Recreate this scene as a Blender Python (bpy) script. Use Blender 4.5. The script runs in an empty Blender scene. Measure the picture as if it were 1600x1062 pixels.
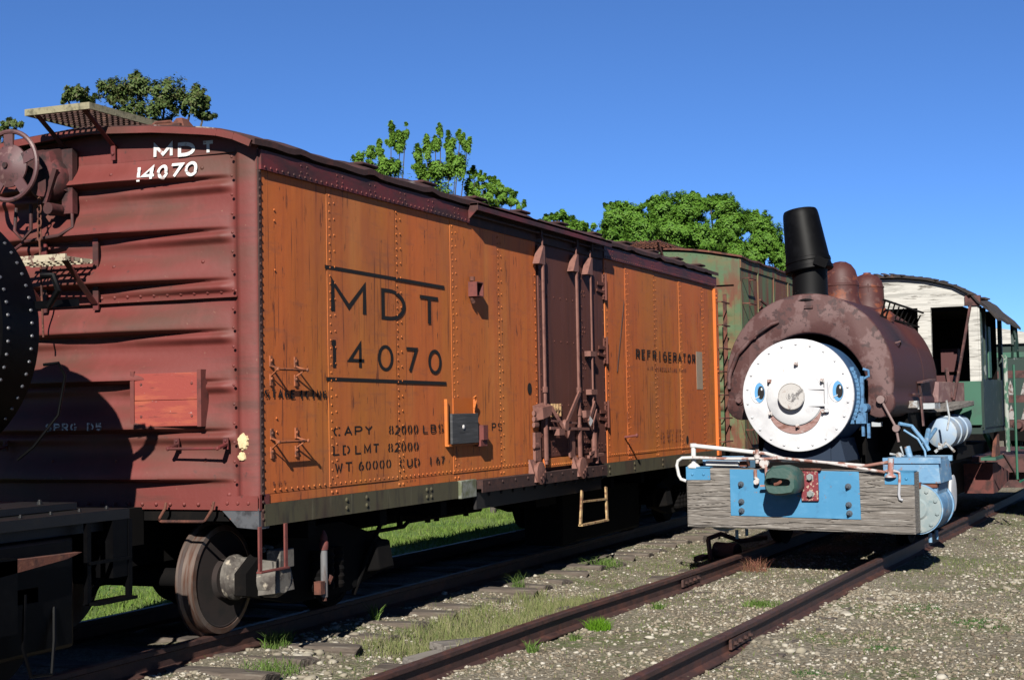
import bpy, math, random
import numpy as np
from mathutils import Vector, Matrix, noise
random.seed(7); rng=np.random.default_rng(7)
S=bpy.context.scene; C=S.collection
PI=math.pi
# ------------------------------------------------------------ camera
FPX=2373.48; CP=Vector((-9.483,-5.964,1.674)); YAW,PIT,ROL=0.39485,0.04637,-0.01866
fw=Vector((math.cos(PIT)*math.cos(YAW),math.cos(PIT)*math.sin(YAW),math.sin(PIT)))
rt=fw.cross(Vector((0,0,1))).normalized(); up=rt.cross(fw)
rt,up=rt*math.cos(ROL)+up*math.sin(ROL),-rt*math.sin(ROL)+up*math.cos(ROL)
cam=bpy.data.objects.new('camera',bpy.data.cameras.new('camera')); C.objects.link(cam)
cam.matrix_world=Matrix(((rt.x,up.x,-fw.x,CP.x),(rt.y,up.y,-fw.y,CP.y),(rt.z,up.z,-fw.z,CP.z),(0,0,0,1)))
cam.data.sensor_width=36; cam.data.lens=FPX/1600*36; cam.data.clip_end=3000; cam.data.clip_start=.05
S.camera=cam
def ray(px,py): return (fw+rt*((px-800)/FPX)-up*((py-531)/FPX))
def at_dist(px,py,d): r=ray(px,py); return CP+r*d       # d = depth along the view axis
# ------------------------------------------------------------ light
SD=Vector((3.5,1.0,-2.25)).normalized()
w=bpy.data.worlds.new('World'); S.world=w; w.use_nodes=True
nt=w.node_tree; bg=nt.nodes['Background']; sky=nt.nodes.new('ShaderNodeTexSky')
sky.sky_type='NISHITA'; sky.sun_disc=False; sky.sun_elevation=math.asin(-SD.z); sky.sun_rotation=math.atan2(-SD.x,-SD.y)
sky.altitude=4200; sky.air_density=.86; sky.dust_density=0; sky.ozone_density=10
nt.links.new(sky.outputs[0],bg.inputs[0]); bg.inputs[1].default_value=.050
sl=bpy.data.lights.new('sun','SUN'); sl.energy=5.0; sl.angle=math.radians(.5); sl.color=(1,.955,.88)
so=bpy.data.objects.new('sun',sl); C.objects.link(so); so.rotation_euler=SD.to_track_quat('-Z','Y').to_euler(); so.location=(-10,-5,20)
S.view_settings.view_transform='Standard'; S.view_settings.look='None'; S.view_settings.gamma=1; S.view_settings.exposure=1.45
S.render.engine='CYCLES'
try: S.cycles.max_bounces=6; S.cycles.diffuse_bounces=1
except Exception: pass
# ------------------------------------------------------------ materials
MATS={}; K=.455
def mat(name,col,rough=.8,metal=0,layers=(),bump=0,bscale=60,spec=.3,bump2=0,b2scale=(3,3,3),emit=None):
    """layers: (colour, scale(3), lo, hi, detail[, amount]) - noise thresholded masks over the object coordinates"""
    if name in MATS: return MATS[name]
    col=tuple(c*K for c in col); layers=[(tuple(c*K for c in L[0]),)+tuple(L[1:]) for L in layers]
    m=bpy.data.materials.new(name); m.use_nodes=True; n=m.node_tree.nodes; l=m.node_tree.links
    b=n['Principled BSDF']; b.inputs['Roughness'].default_value=rough; b.inputs['Metallic'].default_value=metal
    b.inputs['Specular IOR Level'].default_value=spec
    tc=n.new('ShaderNodeTexCoord'); prev=None
    rgb=n.new('ShaderNodeRGB'); rgb.outputs[0].default_value=(*col,1); prev=rgb.outputs[0]
    for i,L in enumerate(layers):
        c2,sc,lo,hi,det=L[:5]; amt=L[5] if len(L)>5 else 1
        mp=n.new('ShaderNodeMapping'); mp.inputs['Scale'].default_value=sc; mp.inputs['Location'].default_value=(i*7.3,i*3.1,i*5.7)
        l.new(tc.outputs['Object'],mp.inputs[0])
        nz=n.new('ShaderNodeTexNoise'); nz.inputs['Scale'].default_value=1; nz.inputs['Detail'].default_value=det; nz.inputs['Roughness'].default_value=.62
        l.new(mp.outputs[0],nz.inputs[0])
        mr=n.new('ShaderNodeMapRange'); mr.inputs[1].default_value=lo; mr.inputs[2].default_value=hi; mr.inputs[3].default_value=0; mr.inputs[4].default_value=amt
        l.new(nz.outputs[0],mr.inputs[0])
        mx=n.new('ShaderNodeMix'); mx.data_type='RGBA'; l.new(mr.outputs[0],mx.inputs[0]); l.new(prev,mx.inputs[6]); mx.inputs[7].default_value=(*c2,1)
        prev=mx.outputs[2]
    l.new(prev,b.inputs['Base Color'])
    last=None
    for st,sc in ((bump,(bscale,)*3),(bump2,b2scale)):
        if not st: continue
        mp=n.new('ShaderNodeMapping'); mp.inputs['Scale'].default_value=sc; l.new(tc.outputs['Object'],mp.inputs[0])
        nz=n.new('ShaderNodeTexNoise'); nz.inputs['Scale'].default_value=1; nz.inputs['Detail'].default_value=4; l.new(mp.outputs[0],nz.inputs[0])
        bp=n.new('ShaderNodeBump'); bp.inputs['Strength'].default_value=1; bp.inputs['Distance'].default_value=st
        l.new(nz.outputs[0],bp.inputs['Height'])
        if last: l.new(last,bp.inputs['Normal'])
        last=bp.outputs[0]
    if last: l.new(last,b.inputs['Normal'])
    MATS[name]=m; return m
M_or=mat('orange paint',(.66,.155,.028),.75,layers=[
    ((.58,.185,.022),(.9,1,.05),.42,.62,2,.8),((.44,.085,.020),(9,9,.22),.50,.74,3,.6),((.46,.12,.045),(.7,.7,.5),.5,.7,4,.6),
    ((.13,.03,.014),(34,34,.9),.60,.69,3,.85),((.07,.018,.01),(26,26,5),.655,.69,4,.95),((.30,.10,.05),(3,3,14),.56,.7,5,.4),((.17,.04,.014),(15,15,2.0),.625,.66,6,.8),((.70,.27,.06),(2.2,2.2,.35),.56,.75,3,.5)],bump2=.02,b2scale=(1.3,1,.9),bump=.0006,bscale=90)
M_or2=mat('bright orange patch',(.62,.14,.010),.6,layers=[((.5,.12,.02),(6,6,6),.55,.7,4,.6)])
M_red=mat('dark red paint',(.160,.024,.018),.68,layers=[
    ((.085,.032,.018),(.9,.7,2.4),.45,.66,4,.85),((.215,.042,.036),(1.5,2,1.2),.52,.72,4,.7),((.05,.022,.016),(.5,1.0,9),.56,.75,4,.6),((.26,.13,.08),(30,24,24),.7,.75,3,.7),((.035,.02,.016),(10,10,10),.66,.74,5,.8)],bump=.0015,bscale=22,spec=.35)
M_red2=mat('dark red plate paint',(.16,.022,.022),.65,layers=[((.04,.014,.012),(1.6,2,5),.42,.6,5,.9),((.09,.03,.02),(14,14,14),.5,.7,4,.6)],bump=.001,bscale=40)
M_roof=mat('roof paint',(.045,.016,.014),.85,layers=[((.35,.33,.30),(3,3,3),.63,.68,5,.8),((.10,.03,.025),(5,5,5),.5,.65,4,.8)],bump=.004,bscale=20)
M_door=mat('maroon door paint',(.125,.034,.020),.75,layers=[((.04,.014,.012),(5,5,.5),.48,.7,4,.8),((.20,.07,.06),(12,12,1),.56,.75,4,.6)],bump=.001,bscale=60)
M_bar=mat('pinkish brown rods',(.23,.10,.075),.7,layers=[((.13,.05,.04),(14,14,9),.5,.68,4,.9)],bump=.001,bscale=60)
M_sill=mat('mossy sill',(.085,.075,.038),.85,layers=[((.03,.024,.018),(9,9,2),.5,.66,4,.9),((.19,.17,.11),(14,14,1.2),.6,.75,3,.7),((.07,.035,.02),(1.4,1,1),.5,.65,4,.7)],bump=.001,bscale=50)
M_brn=mat('brown channel',(.042,.016,.013),.8,layers=[((.12,.045,.03),(9,9,9),.5,.7,4,.7)],bump=.001,bscale=50)
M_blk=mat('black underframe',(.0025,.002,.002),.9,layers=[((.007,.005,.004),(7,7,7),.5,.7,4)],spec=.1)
M_gblk=mat('glossy black paint',(.0012,.0012,.0018),.45,layers=[((.003,.003,.0035),(9,9,9),.5,.7,3)],spec=.08)
M_deck=mat('black deck plate',(.0045,.0048,.0055),.5,layers=[((.010,.009,.008),(12,12,12),.52,.7,4)],bump=.0008,bscale=80,spec=.3)
M_black=mat('flat black lettering',(.012,.011,.011),.8,spec=.2)
M_white=mat('white lettering',(.72,.70,.68),.8,layers=[((.3,.1,.09),(22,22,22),.6,.66,4,.8)])
M_grey=mat('grey lettering',(.75,.72,.72),.8,layers=[((.05,.02,.02),(30,30,30),.5,.6,4,.9)])
M_faint=mat('faded brown lettering',(.20,.055,.03),.8,layers=[((.5,.14,.04),(25,25,25),.5,.6,4,.9)])
M_grat=mat('grating',(.05,.022,.018),.8,layers=[((.14,.07,.05),(14,14,14),.5,.68,4)])
M_plank=mat('weathered edge board',(.30,.27,.17),.9,layers=[((.11,.10,.06),(16,16,16),.5,.68,5)],bump=.002,bscale=60)
M_rust=mat('rusty steel',(.15,.05,.03),.85,layers=[((.05,.018,.014),(7,7,7),.45,.62,5),((.27,.11,.06),(16,16,16),.6,.72,4,.8)],bump=.002,bscale=60)
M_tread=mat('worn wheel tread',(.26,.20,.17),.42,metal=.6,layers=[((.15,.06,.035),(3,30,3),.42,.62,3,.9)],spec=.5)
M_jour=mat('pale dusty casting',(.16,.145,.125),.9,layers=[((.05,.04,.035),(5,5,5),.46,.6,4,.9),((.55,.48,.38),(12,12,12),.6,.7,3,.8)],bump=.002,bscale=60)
M_jred=mat('dull red bar paint',(.17,.04,.032),.75,layers=[((.07,.02,.018),(12,12,12),.5,.7,4,.8)])
M_pole=mat('grey pipe paint',(.16,.16,.165),.7,layers=[((.08,.05,.04),(14,14,4),.52,.7,4,.8)])
M_yel=mat('flaked yellow paint',(.45,.30,.14),.85,layers=[((.16,.06,.03),(11,11,11),.46,.58,4,.9),((.65,.58,.42),(14,14,14),.62,.7,4,.8)],bump=.002,bscale=50)
M_cream=mat('cream spilled paint',(.74,.58,.33),.8,layers=[((.55,.36,.15),(26,26,26),.5,.68,4,.7)],bump=.004,bscale=50)
M_pred=mat('bright red boards',(.31,.052,.038),.75,layers=[((.42,.10,.05),(3,2.5,14),.5,.66,4,.8),((.55,.42,.40),(22,16,34),.66,.70,5,.9),((.12,.025,.02),(14,4,40),.62,.7,4,.8)],bump=.001,bscale=60)
M_dwood=mat('dark weathered wood',(.05,.052,.056),.85,layers=[((.10,.10,.105),(4,4,46),.5,.66,4,.8),((.012,.012,.012),(3,3,60),.6,.66,4,.9)],bump=.001,bscale=60)
M_wht=mat('white enamel',(.72,.725,.74),.5,layers=[((.54,.54,.56),(3,3,3),.45,.65,4,.9),((.36,.33,.32),(5,5,1.6),.60,.70,6,.55),((.36,.27,.22),(16,16,16),.67,.71,5,.7)],bump2=.004,b2scale=(5,5,5))
M_whg=mat('chipped grey white',(.50,.48,.46),.7,layers=[((.12,.11,.11),(9,9,9),.55,.62,5,.9),((.28,.17,.13),(18,18,18),.6,.7,4,.8)],bump=.002,bscale=60)
M_lip=mat('rusty pink paint',(.33,.20,.18),.8,layers=[((.17,.07,.05),(20,9,34),.5,.64,4,.9),((.42,.36,.34),(30,12,30),.62,.7,4,.7)])
M_outl=mat('grey outline paint',(.10,.09,.10),.7)
M_iris=mat('blue iris paint',(.11,.34,.62),.55)
M_blue=mat('blue paint',(.050,.235,.43),.6,layers=[((.085,.29,.50),(2,5,9),.52,.68,4,.6),((.03,.12,.24),(6,6,6),.55,.70,6,.6),((.25,.13,.08),(14,14,14),.66,.70,5,.8)],bump=.0006,bscale=50)
M_lblue=mat('light blue paint',(.14,.30,.48),.6,layers=[((.38,.50,.60),(4,4,7),.5,.66,4,.8),((.08,.19,.34),(5,5,5),.52,.66,6,.8),((.28,.14,.08),(9,9,12),.60,.66,6,.85)],bump=.001,bscale=40)
M_dblue=mat('dark blue smokebox paint',(.03,.09,.20),.6,layers=[((.015,.04,.10),(5,5,5),.5,.7,4,.8)])
M_wood=mat('weathered beam wood',(.175,.158,.142),.92,layers=[((.17,.15,.13),(9,2.5,30),.42,.62,8,.9),((.38,.355,.325),(9,4,60),.52,.66,7,.8),((.07,.06,.052),(7,5,90),.58,.66,6,.8)],bump2=.006,b2scale=(10,5,90),bump=.002,bscale=70)
M_tie=mat('rotten sleeper wood',(.12,.095,.075),.95,layers=[((.04,.03,.024),(20,3,20),.45,.62,5,.9),((.24,.22,.18),(30,3,40),.58,.72,4,.8)],bump2=.012,b2scale=(30,3,30))
M_tank=mat('maroon flaking tank',(.075,.022,.019),.75,layers=[((.135,.070,.066),(4,4.5,4.5),.47,.53,10,.9),((.035,.010,.010),(9,9,9),.55,.60,6,.9)],bump=.002,bscale=30,spec=.4)
M_tank2=mat('plain maroon tank side',(.070,.018,.014),.65,layers=[((.065,.020,.020),(1,1,2),.45,.65,4,.8),((.15,.06,.05),(22,22,22),.66,.72,4,.6)],bump2=.006,b2scale=(1.5,1,1.5),spec=.25)
M_dome=mat('rusty dome',(.075,.022,.019),.6,layers=[((.24,.065,.026),(4,4,6),.53,.62,5,.8),((.12,.055,.048),(13,13,13),.58,.64,5,.8)],spec=.25,bump=.001,bscale=40)
M_bucket=mat('black plastic',(.0025,.0025,.003),.5,layers=[((.006,.006,.007),(5,5,5),.5,.7,3)],spec=.06)
M_stack=mat('black stack paint',(.0025,.0025,.003),.6,layers=[((.10,.10,.10),(12,12,16),.70,.72,3,.9)],spec=.12)
M_dgreen=mat('dark green casting',(.028,.082,.068),.55,layers=[((.10,.10,.075),(7,7,7),.56,.68,4,.7)],bump=.003,bscale=24,spec=.5)
M_flred=mat('flaking red casting',(.20,.03,.04),.85,layers=[((.50,.40,.30),(30,30,30),.55,.59,5,.9),((.08,.02,.02),(22,22,22),.6,.66,4,.8)],bump=.003,bscale=50)
M_pipe=mat('rusty white pipe',(.56,.52,.50),.75,layers=[((.26,.11,.08),(9,7,9),.47,.54,5,.95)],bump=.0012,bscale=60)
M_wpipe=mat('white pipe paint',(.66,.66,.64),.65,layers=[((.35,.2,.15),(14,14,14),.66,.72,4,.8)])
M_cabw=mat('peeling white cab paint',(.56,.545,.50),.85,layers=[((.36,.35,.32),(9,2.2,22),.45,.62,5,.85),((.10,.085,.07),(12,2.4,30),.585,.63,7,.9)],bump2=.01,b2scale=(8,2,30))
M_croof=mat('tar roof',(.030,.024,.022),.95,layers=[((.12,.07,.05),(6,6,6),.55,.68,5,.8)],bump=.01,bscale=12)
M_cgreen=mat('green cab paint',(.005,.10,.05),.6,layers=[((.01,.06,.035),(3,3,3),.5,.65,4,.8),((.4,.42,.38),(14,14,14),.72,.75,4,.6)],spec=.5)
M_cdg=mat('dark green cab side',(.006,.026,.019),.6,layers=[((.20,.22,.22),(9,9,5),.62,.68,5,.7)])
M_car=mat('faded green boxcar paint',(.085,.135,.06),.8,layers=[((.17,.11,.045),(1.2,1.2,3.2),.44,.60,5,.9),((.15,.045,.025),(4,4,1.6),.52,.62,5,.9),((.075,.15,.085),(.9,.9,.8),.52,.7,3,.6)],bump=.002,bscale=30)
M_mach=mat('rusty machinery',(.10,.038,.034),.8,layers=[((.035,.014,.013),(6,6,6),.45,.62,5,.9),((.20,.11,.09),(14,14,14),.62,.7,4,.8)],bump=.002,bscale=40)
M_rail=mat('brown railhead',(.070,.038,.033),.55,layers=[((.13,.055,.04),(5,9,9),.48,.64,5,.8),((.035,.018,.016),(10,16,16),.55,.68,4,.8)],bump=.0015,bscale=60,spec=.18)
M_gwood=mat('grey rotten board',(.20,.18,.16),.95,layers=[((.06,.05,.045),(4,24,30),.48,.62,5,.9)],bump2=.01,b2scale=(3,30,30))
M_yst=mat('yellow painted numeral',(.75,.36,.03),.5)
# ------------------------------------------------------------ mesh builder
class MB:
    def __init__(s,T=None): s.v=[]; s.f=[]; s.T=T or Matrix()
    def add(s,vs,fs):
        o=len(s.v); s.v+=[tuple(s.T@Vector(v)) for v in vs]; s.f+=[tuple(i+o for i in f) for f in fs]; return s
    def hexa(s,p): # p: 4 bottom (ccw), 4 top
        return s.add(p,[(3,2,1,0),(4,5,6,7),(0,1,5,4),(1,2,6,5),(2,3,7,6),(3,0,4,7)])
    def box(s,x0,x1,y0,y1,z0,z1): return s.hexa([(x0,y0,z0),(x1,y0,z0),(x1,y1,z0),(x0,y1,z0),(x0,y0,z1),(x1,y0,z1),(x1,y1,z1),(x0,y1,z1)])
    def bar(s,a,b,wd,h,upv=(0,0,1)):
        a=Vector(a);b=Vector(b);d=(b-a).normalized();u=Vector(upv); sd=d.cross(u)
        if sd.length<1e-4: sd=d.cross(Vector((1,0,0)))
        sd.normalize();u=sd.cross(d); sd*=wd/2;u*=h/2
        return s.hexa([a-sd-u,a+sd-u,b+sd-u,b-sd-u,a-sd+u,a+sd+u,b+sd+u,b-sd+u])
    def ring(s,c,ax,r,n,ph=0):
        ax=Vector(ax).normalized(); u=ax.orthogonal().normalized()
        if abs(ax.z)<.9: u=(Vector((0,0,1))-ax*ax.z).normalized()
        v=ax.cross(u); c=Vector(c)
        return [c+u*math.cos(2*PI*i/n+ph)*r+v*math.sin(2*PI*i/n+ph)*r for i in range(n)]
    def lathe(s,c,ax,prof,n=24,cap0=True,cap1=True): # prof: (distance along axis, radius)
        ax=Vector(ax).normalized(); c=Vector(c); vs=[];fs=[]
        for t,r in prof: vs+=s.ring(c+ax*t,ax,max(r,1e-4),n)
        for k in range(len(prof)-1):
            for i in range(n): j=(i+1)%n; fs.append((k*n+i,k*n+j,(k+1)*n+j,(k+1)*n+i))
        if cap0: fs.append(tuple(range(n-1,-1,-1)))
        if cap1: fs.append(tuple(range((len(prof)-1)*n,len(prof)*n)))
        return s.add(vs,fs)
    def cyl(s,a,b,r,r2=None,n=16):
        a=Vector(a);b=Vector(b); L=(b-a).length
        return s.lathe(a,b-a,[(0,r),(L,r if r2 is None else r2)],n)
    def tube(s,pts,r,n=10,rs=None,closed=False):
        P=[Vector(p) for p in pts]; m=len(P); vs=[];fs=[]; prev=None
        for i,p in enumerate(P):
            if closed: d=(P[(i+1)%m]-P[i-1])
            else: d=(P[min(i+1,m-1)]-P[max(i-1,0)])
            d.normalize()
            u=d.orthogonal().normalized() if prev is None else (prev-d*prev.dot(d)).normalized()
            prev=u; v=d.cross(u); rr=rs[i] if rs else r
            vs+=[p+(u*math.cos(2*PI*k/n)+v*math.sin(2*PI*k/n))*rr for k in range(n)]
        for i in range(m if closed else m-1):
            for k in range(n):
                k2=(k+1)%n; j=(i+1)%m
                fs.append((i*n+k,i*n+k2,j*n+k2,j*n+k))
        if not closed: fs.append(tuple(range(n-1,-1,-1))); fs.append(tuple(range((m-1)*n,m*n)))
        return s.add(vs,fs)
    def prism(s,poly,a,b): # poly: list of 3D-making function inputs (2D), a/b functions 2D->3D
        n=len(poly); vs=[a(p) for p in poly]+[b(p) for p in poly]
        return s.add(vs,[tuple(range(n-1,-1,-1)),tuple(range(n,2*n))]+[(i,(i+1)%n,n+(i+1)%n,n+i) for i in range(n)])
    def rivet(s,p,nrm,r=.012,h=None,n=7):
        nv=Vector(nrm).normalized(); h=h or r*.75; p=Vector(p)
        vs=s.ring(p,nv,r,n)+s.ring(p+nv*h*.65,nv,r*.72,n)+[p+nv*h]
        fs=[(i,(i+1)%n,n+(i+1)%n,n+i) for i in range(n)]+[(n+i,n+(i+1)%n,2*n) for i in range(n)]
        return s.add(vs,fs)
    def bolt(s,p,nrm,r=.02,h=.02):
        nv=Vector(nrm).normalized(); p=Vector(p); return s.lathe(p,nv,[(0,r*1.3),(h*.2,r*1.3),(h*.2+.0005,r),(h,r),(h*1.1,r*.6),(h*1.6,r*.55)],6)
    def build(s,name,m,parent=None,smooth=True,bevel=0,ang=38,label=None):
        me=bpy.data.meshes.new(name); me.from_pydata(s.v,[],s.f); me.update()
        me.materials.append(m)
        import bmesh
        bm=bmesh.new(); bm.from_mesh(me); bmesh.ops.recalc_face_normals(bm,faces=bm.faces); bm.to_mesh(me); bm.free()
        if smooth: me.shade_smooth(); me.set_sharp_from_angle(angle=math.radians(ang))
        o=bpy.data.objects.new(name,me); C.objects.link(o)
        if parent: o.parent=parent
        if bevel:
            b=o.modifiers.new('bevel','BEVEL'); b.width=bevel; b.segments=2; b.limit_method='ANGLE'; b.angle_limit=math.radians(45)
        if label: o['label']=label
        return o
def build_each(mb,name,m,parent):
    par=list(range(len(mb.v)))
    def fnd(i):
        while par[i]!=i: par[i]=par[par[i]]; i=par[i]
        return i
    for f in mb.f:
        for i in f[1:]: par[fnd(i)]=fnd(f[0])
    gr={}
    for f in mb.f: gr.setdefault(fnd(f[0]),[]).append(f)
    for fs in gr.values():
        idx=sorted({i for f in fs for i in f}); mp={i:k for k,i in enumerate(idx)}
        q=MB(); q.v=[mb.v[i] for i in idx]; q.f=[tuple(mp[i] for i in f) for f in fs]; q.build(name,m,parent)
def tag(o,label=None,cat=None,group=None,kind=None):
    if label:o['label']=label
    if cat:o['category']=cat
    if group:o['group']=group
    if kind:o['kind']=kind
    return o
def thing(name,loc,label,cat,group=None,rz=0):
    o=bpy.data.objects.new(name,None); C.objects.link(o); o.location=loc; o.rotation_euler=(0,0,rz); o.empty_display_size=.2
    return tag(o,label,cat,group)
def npmesh(name,V,F,m,parent=None,smooth=False):
    me=bpy.data.meshes.new(name); V=np.asarray(V,dtype=np.float32); F=np.asarray(F,dtype=np.int32)
    k=F.shape[1]; me.vertices.add(len(V)); me.vertices.foreach_set('co',V.ravel())
    me.loops.add(F.size); me.loops.foreach_set('vertex_index',F.ravel())
    me.polygons.add(len(F)); me.polygons.foreach_set('loop_start',np.arange(0,F.size,k,dtype=np.int32)); me.polygons.foreach_set('loop_total',np.full(len(F),k,dtype=np.int32))
    if smooth: me.polygons.foreach_set('use_smooth',np.ones(len(F),dtype=bool))
    me.update(calc_edges=True); me.validate(); me.materials.append(m)
    o=bpy.data.objects.new(name,me); C.objects.link(o)
    if parent:o.parent=parent
    return o
# ------------------------------------------------------------ stroke lettering
def el(cx,cy,rx,ry,a0,a1,n=14): return [(cx+rx*math.cos(math.radians(a0+(a1-a0)*i/n)),cy+ry*math.sin(math.radians(a0+(a1-a0)*i/n))) for i in range(n+1)]
O=[el(2,3,1.9,3,90,450,24)]
GL={'0':O,'O':O,'1':[[(2,0),(2,6)]],'I':[[(2,0),(2,6)]],'A':[[(0,0),(2,6),(4,0)],[(.8,2),(3.2,2)]],
'B':[[(0,0),(0,6),(2.2,6)]+el(2.2,4.6,1.5,1.4,90,-90,8)+[(0,3.2)],[(2.2,3.2)]+el(2.2,1.6,1.7,1.6,90,-90,8)+[(0,0)]],
'C':[el(2.1,3,2,3,50,310,18)],'G':[el(2.1,3,2,3,50,335,18)+[(3.9,2.7),(2.6,2.7)]],
'D':[[(1.2,6),(0,6),(0,0),(1.2,0)]+el(1.2,3,2.8,3,-90,90,18)],'E':[[(3.8,0),(0,0),(0,6),(3.8,6)],[(0,3.1),(3,3.1)]],'F':[[(0,0),(0,6),(3.8,6)],[(0,3.1),(3,3.1)]],
'H':[[(0,0),(0,6)],[(4,0),(4,6)],[(0,3),(4,3)]],'L':[[(0,6),(0,0),(3.6,0)]],'M':[[(0,0),(0,6),(2,1.2),(4,6),(4,0)]],'N':[[(0,0),(0,6),(4,0),(4,6)]],
'P':[[(0,0),(0,6),(2.2,6)]+el(2.2,4.4,1.7,1.6,90,-90,10)+[(0,2.8)]],'R':[[(0,0),(0,6),(2.2,6)]+el(2.2,4.4,1.7,1.6,90,-90,10)+[(0,2.8)],[(1.8,2.8),(4,0)]],
'S':[el(2,4.5,1.8,1.5,35,260,10)+el(2,1.5,1.9,1.5,90,-145,10)],'T':[[(0,6),(4,6)],[(2,6),(2,0)]],'U':[[(0,6),(0,2)]+el(2,2,2,2,180,360,10)+[(4,6)]],
'V':[[(0,6),(2,0),(4,6)]],'W':[[(0,6),(1,0),(2,4.5),(3,0),(4,6)]],'Y':[[(0,6),(2,3),(4,6)],[(2,3),(2,0)]],
'2':[el(2,4.3,1.8,1.7,160,-40,10)+[(0,0),(4,0)]],'3':[el(1.9,4.5,1.7,1.5,140,-90,10),el(1.9,1.5,1.9,1.5,90,-145,10)],'4':[[(2.9,0),(2.9,6),(0,1.8),(4,1.8)]],
'5':[[(3.6,6),(.5,6),(.3,3.4)]+el(1.9,1.9,1.9,1.9,110,-140,12)],'6':[el(2,1.9,1.9,1.9,90,450,18),[(.15,2.1),(.4,4),(1.4,5.6),(2.8,6)]],'7':[[(0,6),(4,6),(1.3,0)]],
'8':[el(2,4.5,1.6,1.5,90,450,16),el(2,1.5,1.9,1.5,90,450,16)],'9':[el(2,4.1,1.9,1.9,90,450,18),[(3.85,3.9),(3.6,2),(2.6,.4),(1.2,0)]]}
def glyph(mb,ch,x0,x1,z0,z1,wd,P,stencil=False,jit=0):
    """P(x,z,d) -> 3D, d = offset off the surface"""
    if ch not in GL: return
    hw=wd/2; X=lambda p:(x0+(x1-x0)*p[0]/4,z0+(z1-z0)*p[1]/6)
    for si,pl in enumerate(GL[ch]):
        pts=[Vector(X(p)) for p in pl]; q=[pts[0]]
        for p in pts[1:]:
            if (p-q[-1]).length>1e-4:q.append(p)
        n=len(q); closed=(q[0]-q[-1]).length<1e-3
        # shrink so that the stroke stays inside the box
        cx,cz=(x0+x1)/2,(z0+z1)/2
        if ch not in '1I': q=[Vector((cx+(p.x-cx)*(1-wd/abs(x1-x0)),cz+(p.y-cz)*(1-wd/abs(z1-z0)))) for p in q]
        L=[];R=[]
        for i in range(n):
            if closed: a=q[i-1] if i else q[n-2]; b=q[(i+1)] if i<n-1 else q[1]
            else: a=q[max(i-1,0)]; b=q[min(i+1,n-1)]
            d1=(q[i]-a).normalized() if (q[i]-a).length>1e-6 else (b-q[i]).normalized(); d2=(b-q[i]).normalized() if (b-q[i]).length>1e-6 else d1
            t=(d1+d2); t=t.normalized() if t.length>.05 else d1
            nn=Vector((-t.y,t.x)); k=hw/max(.38,abs(nn.dot(Vector((-d1.y,d1.x)))))
            L.append(q[i]+nn*k);R.append(q[i]-nn*k)
        d=.0022+si*.0004+jit
        for i in range(n-1):
            mid=(q[i]+q[i+1])/2
            if stencil and n>8 and ch in 'OCGD0689S' and abs(mid.x-cx)<abs(x1-x0)*.09: continue
            mb.add([P(L[i].x,L[i].y,d),P(L[i+1].x,L[i+1].y,d),P(R[i+1].x,R[i+1].y,d),P(R[i].x,R[i].y,d)],[(0,1,2,3)])
def text(mb,st,x0,x1,z0,z1,wd,P,stencil=False,gap=.28):
    n=len(st); u=(x1-x0)/(n+(n-1)*gap)
    for i,ch in enumerate(st):
        a=x0+i*u*(1+gap); glyph(mb,ch,a,a+u,z0,z1,wd,P,stencil)
def glyphw(m,ch,a,b,z0,z1,wd,P,k=2.1): glyph(m,ch,0,(b-a)/k,z0,z1,wd,lambda x,z,d:P(a+x*k,z,d))
def textw(m,st,a,b,z0,z1,wd,P,k=2.1,stencil=False,gap=.28): text(m,st,0,(b-a)/k,z0,z1,wd,lambda x,z,d:P(a+x*k,z,d),stencil,gap)
ENDP=lambda y,z,d:(-d,y,z)
# ============================================================ GROUND
def ycen(x): return -2.165-.036*x
def gz(x,y):
    t=ycen(x); d=abs(y-t)
    z=-.30
    z=max(z,-.165-max(0,(d-1.0))*.14)                      # ballast shoulder of the near track
    e=abs(y-1.47); z=max(z,-.17-max(0,(e-1.25))*.13)
    if y<t-1.2: z=max(z,-.21)
    if y>3.2: z=-.38+min(.45,max(0,(y-9)*.02))
    n1=noise.noise(Vector((x*.9,y*.9,3)))*.035+noise.noise(Vector((x*3.1,y*3.1,1)))*.018+noise.noise(Vector((x*9,y*9,5)))*.008
    return z+n1*(.6 if d<.8 else 1)
def spaced(lo,hi,step,far0,far1):
    a=list(np.arange(lo,hi,step)); s=step; x=hi
    while x<far1: a.append(x); s*=1.22; x+=s
    a.append(far1); s=step; x=lo-step; b=[]
    while x>far0: b.append(x); s*=1.22; x-=s
    b.append(far0); return np.array(b[::-1]+a)
gx=spaced(-4,15,.075,-400,1500); gy=spaced(-7,6,.075,-900,900)
V=[(x,y,gz(x,y) if (-30<x<60 and -30<y<40) else (-.2 if y<3 else .1)) for y in gy for x in gx]
nx=len(gx); ii,jj=np.meshgrid(np.arange(nx-1),np.arange(len(gy)-1)); a=(jj*nx+ii).ravel()
F=np.stack([a,a+1,a+nx+1,a+nx],1)
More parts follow.
